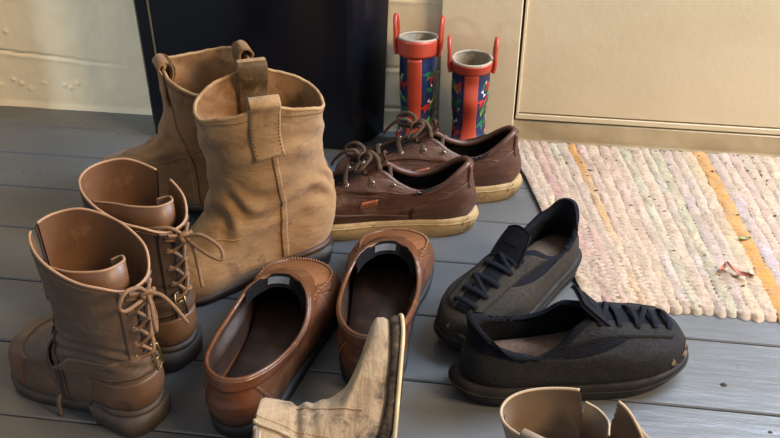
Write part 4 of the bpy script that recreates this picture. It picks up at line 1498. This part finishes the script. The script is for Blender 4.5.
# ------------------------------------------------------------------ litter
M['crumb'] = plain('dark_grit', srgb(74, 60, 46), .9, var=.4, vs=300)
M['leaf_pink'] = plain('dry_leaf', srgb(176, 112, 88), .6, var=.25, vs=150)
M['leaf_green'] = plain('green_leaf', srgb(132, 134, 88), .6, var=.2, vs=150)
M['twig'] = plain('pale_husk', srgb(190, 158, 128), .7, var=.2, vs=150)
def rug_z(x, y):
    return .0086
def chip(mb, x, y, z, r):
    a0 = rnd.uniform(0, PI)
    e = rnd.uniform(.25, .8)
    n = 6
    ring1 = [(x + r * math.cos(a0 + k * PI / 3) * (.8 + .4 * rnd.random()), y + r * e * math.sin(a0 + k * PI / 3) * (.8 + .4 * rnd.random()), z + r * .2) for k in range(n)]
    mb.add(ring1 + [(x, y, z + r * .7), (x, y, z)], [(k, (k + 1) % n, n) for k in range(n)] + [((k + 1) % n, k, n + 1) for k in range(n)])
mb = MB()
clusters = [(.40, 1.31, .04, 26), (.17, 1.30, .03, 22), (.24, 1.34, .05, 20), (.30, 1.18, .07, 30), (.42, 1.16, .05, 16), (.20, 1.22, .06, 26), (.33, 1.05, .06, 20), (.46, 1.30, .04, 14), (.14, 1.12, .06, 16), (.27, 1.00, .07, 16)]
for cx, cy, sd, n in clusters:
    for _ in range(n):
        x, y = rnd.gauss(cx, sd), rnd.gauss(cy, sd * .8)
        if x < .09 + .16 * (1.37 - y) or y > 1.362 or y < .95 or x > .62: continue
        chip(mb, x, y, .0078, abs(rnd.gauss(.0011, .0009)) + .0005)
for _ in range(150):
    x = rnd.uniform(.04, .6)
    chip(mb, x, 1.366 - abs(rnd.gauss(0, .005)), .006, abs(rnd.gauss(.0018, .0009)) + .0006)
cr_ = mb.build('grit', 'crumb', smooth=False)
tag(cr_, 'dark grit and crumbs scattered over the rag rug', 'debris', kind='stuff')

def leaf(name, loc, rz, L, W_, curl, mat, label, twist=0.0):
    vs, fs = [], []
    n, k = 14, 6
    for i in range(n + 1):
        t = i / n
        w = W_ * math.sin(PI * min(1, t * .96 + .04)) ** .7
        for j in range(k + 1):
            a = (j / k - .5) * 2
            tw = twist * (t - .5)
            y, z = a * w * .5, .35 * W_ * a * a
            y, z = y * math.cos(tw) - z * math.sin(tw), y * math.sin(tw) + z * math.cos(tw)
            vs.append((L * (t - .5), y, z + curl * (2 * t - 1) ** 2 + abs(math.sin(tw)) * W_ * .5))
    m_ = len(vs)
    vs += [(x, y, z + .0006) for x, y, z in vs]
    f0 = [(i * (k + 1) + j, i * (k + 1) + j + 1, (i + 1) * (k + 1) + j + 1, (i + 1) * (k + 1) + j) for i in range(n) for j in range(k)]
    fs = f0 + [tuple(q + m_ for q in f)[::-1] for f in f0]
    o = MB().add(vs, fs).build(name, mat)
    o.location = loc
    o.rotation_euler = (0, 0, rad(rz))
    return tag(o, label, 'leaf')
leaf('dry_leaf', (.346, 1.010, .0125), -38, .040, .008, .006, 'leaf_pink', 'curled pinkish brown dry leaf lying on the rug near its front edge', 1.6)
leaf('dry_leaf', (.325, 1.018, .0125), 60, .020, .006, .004, 'leaf_pink', 'short pinkish scrap of dry leaf touching the longer curled one', .8)
leaf('dead_leaf', (.372, 1.102, .0092), 12, .018, .007, .001, 'leaf_green', 'small olive green leaf on the orange strip of the rug', .2)
leaf('seed_husk', (.366, 1.015, .0100), 80, .020, .008, .003, 'twig', 'pale seed husk on the rug just right of the curled dry leaf', .4)
mb = MB(); chip(mb, 0, 0, 0, .0052)
o = mb.build('crumb', 'crumb', smooth=False); o.location = (.292, .800, .0002)
tag(o, 'dark brown crumb on the bare grey boards at the right', 'debris')
o2 = o.copy(); COL.objects.link(o2); o2.location = (.330, .730, .0002); o2.scale = (.6, .6, .6)
tag(o2, 'tiny dark crumb on the boards nearest the lower right corner', 'debris')
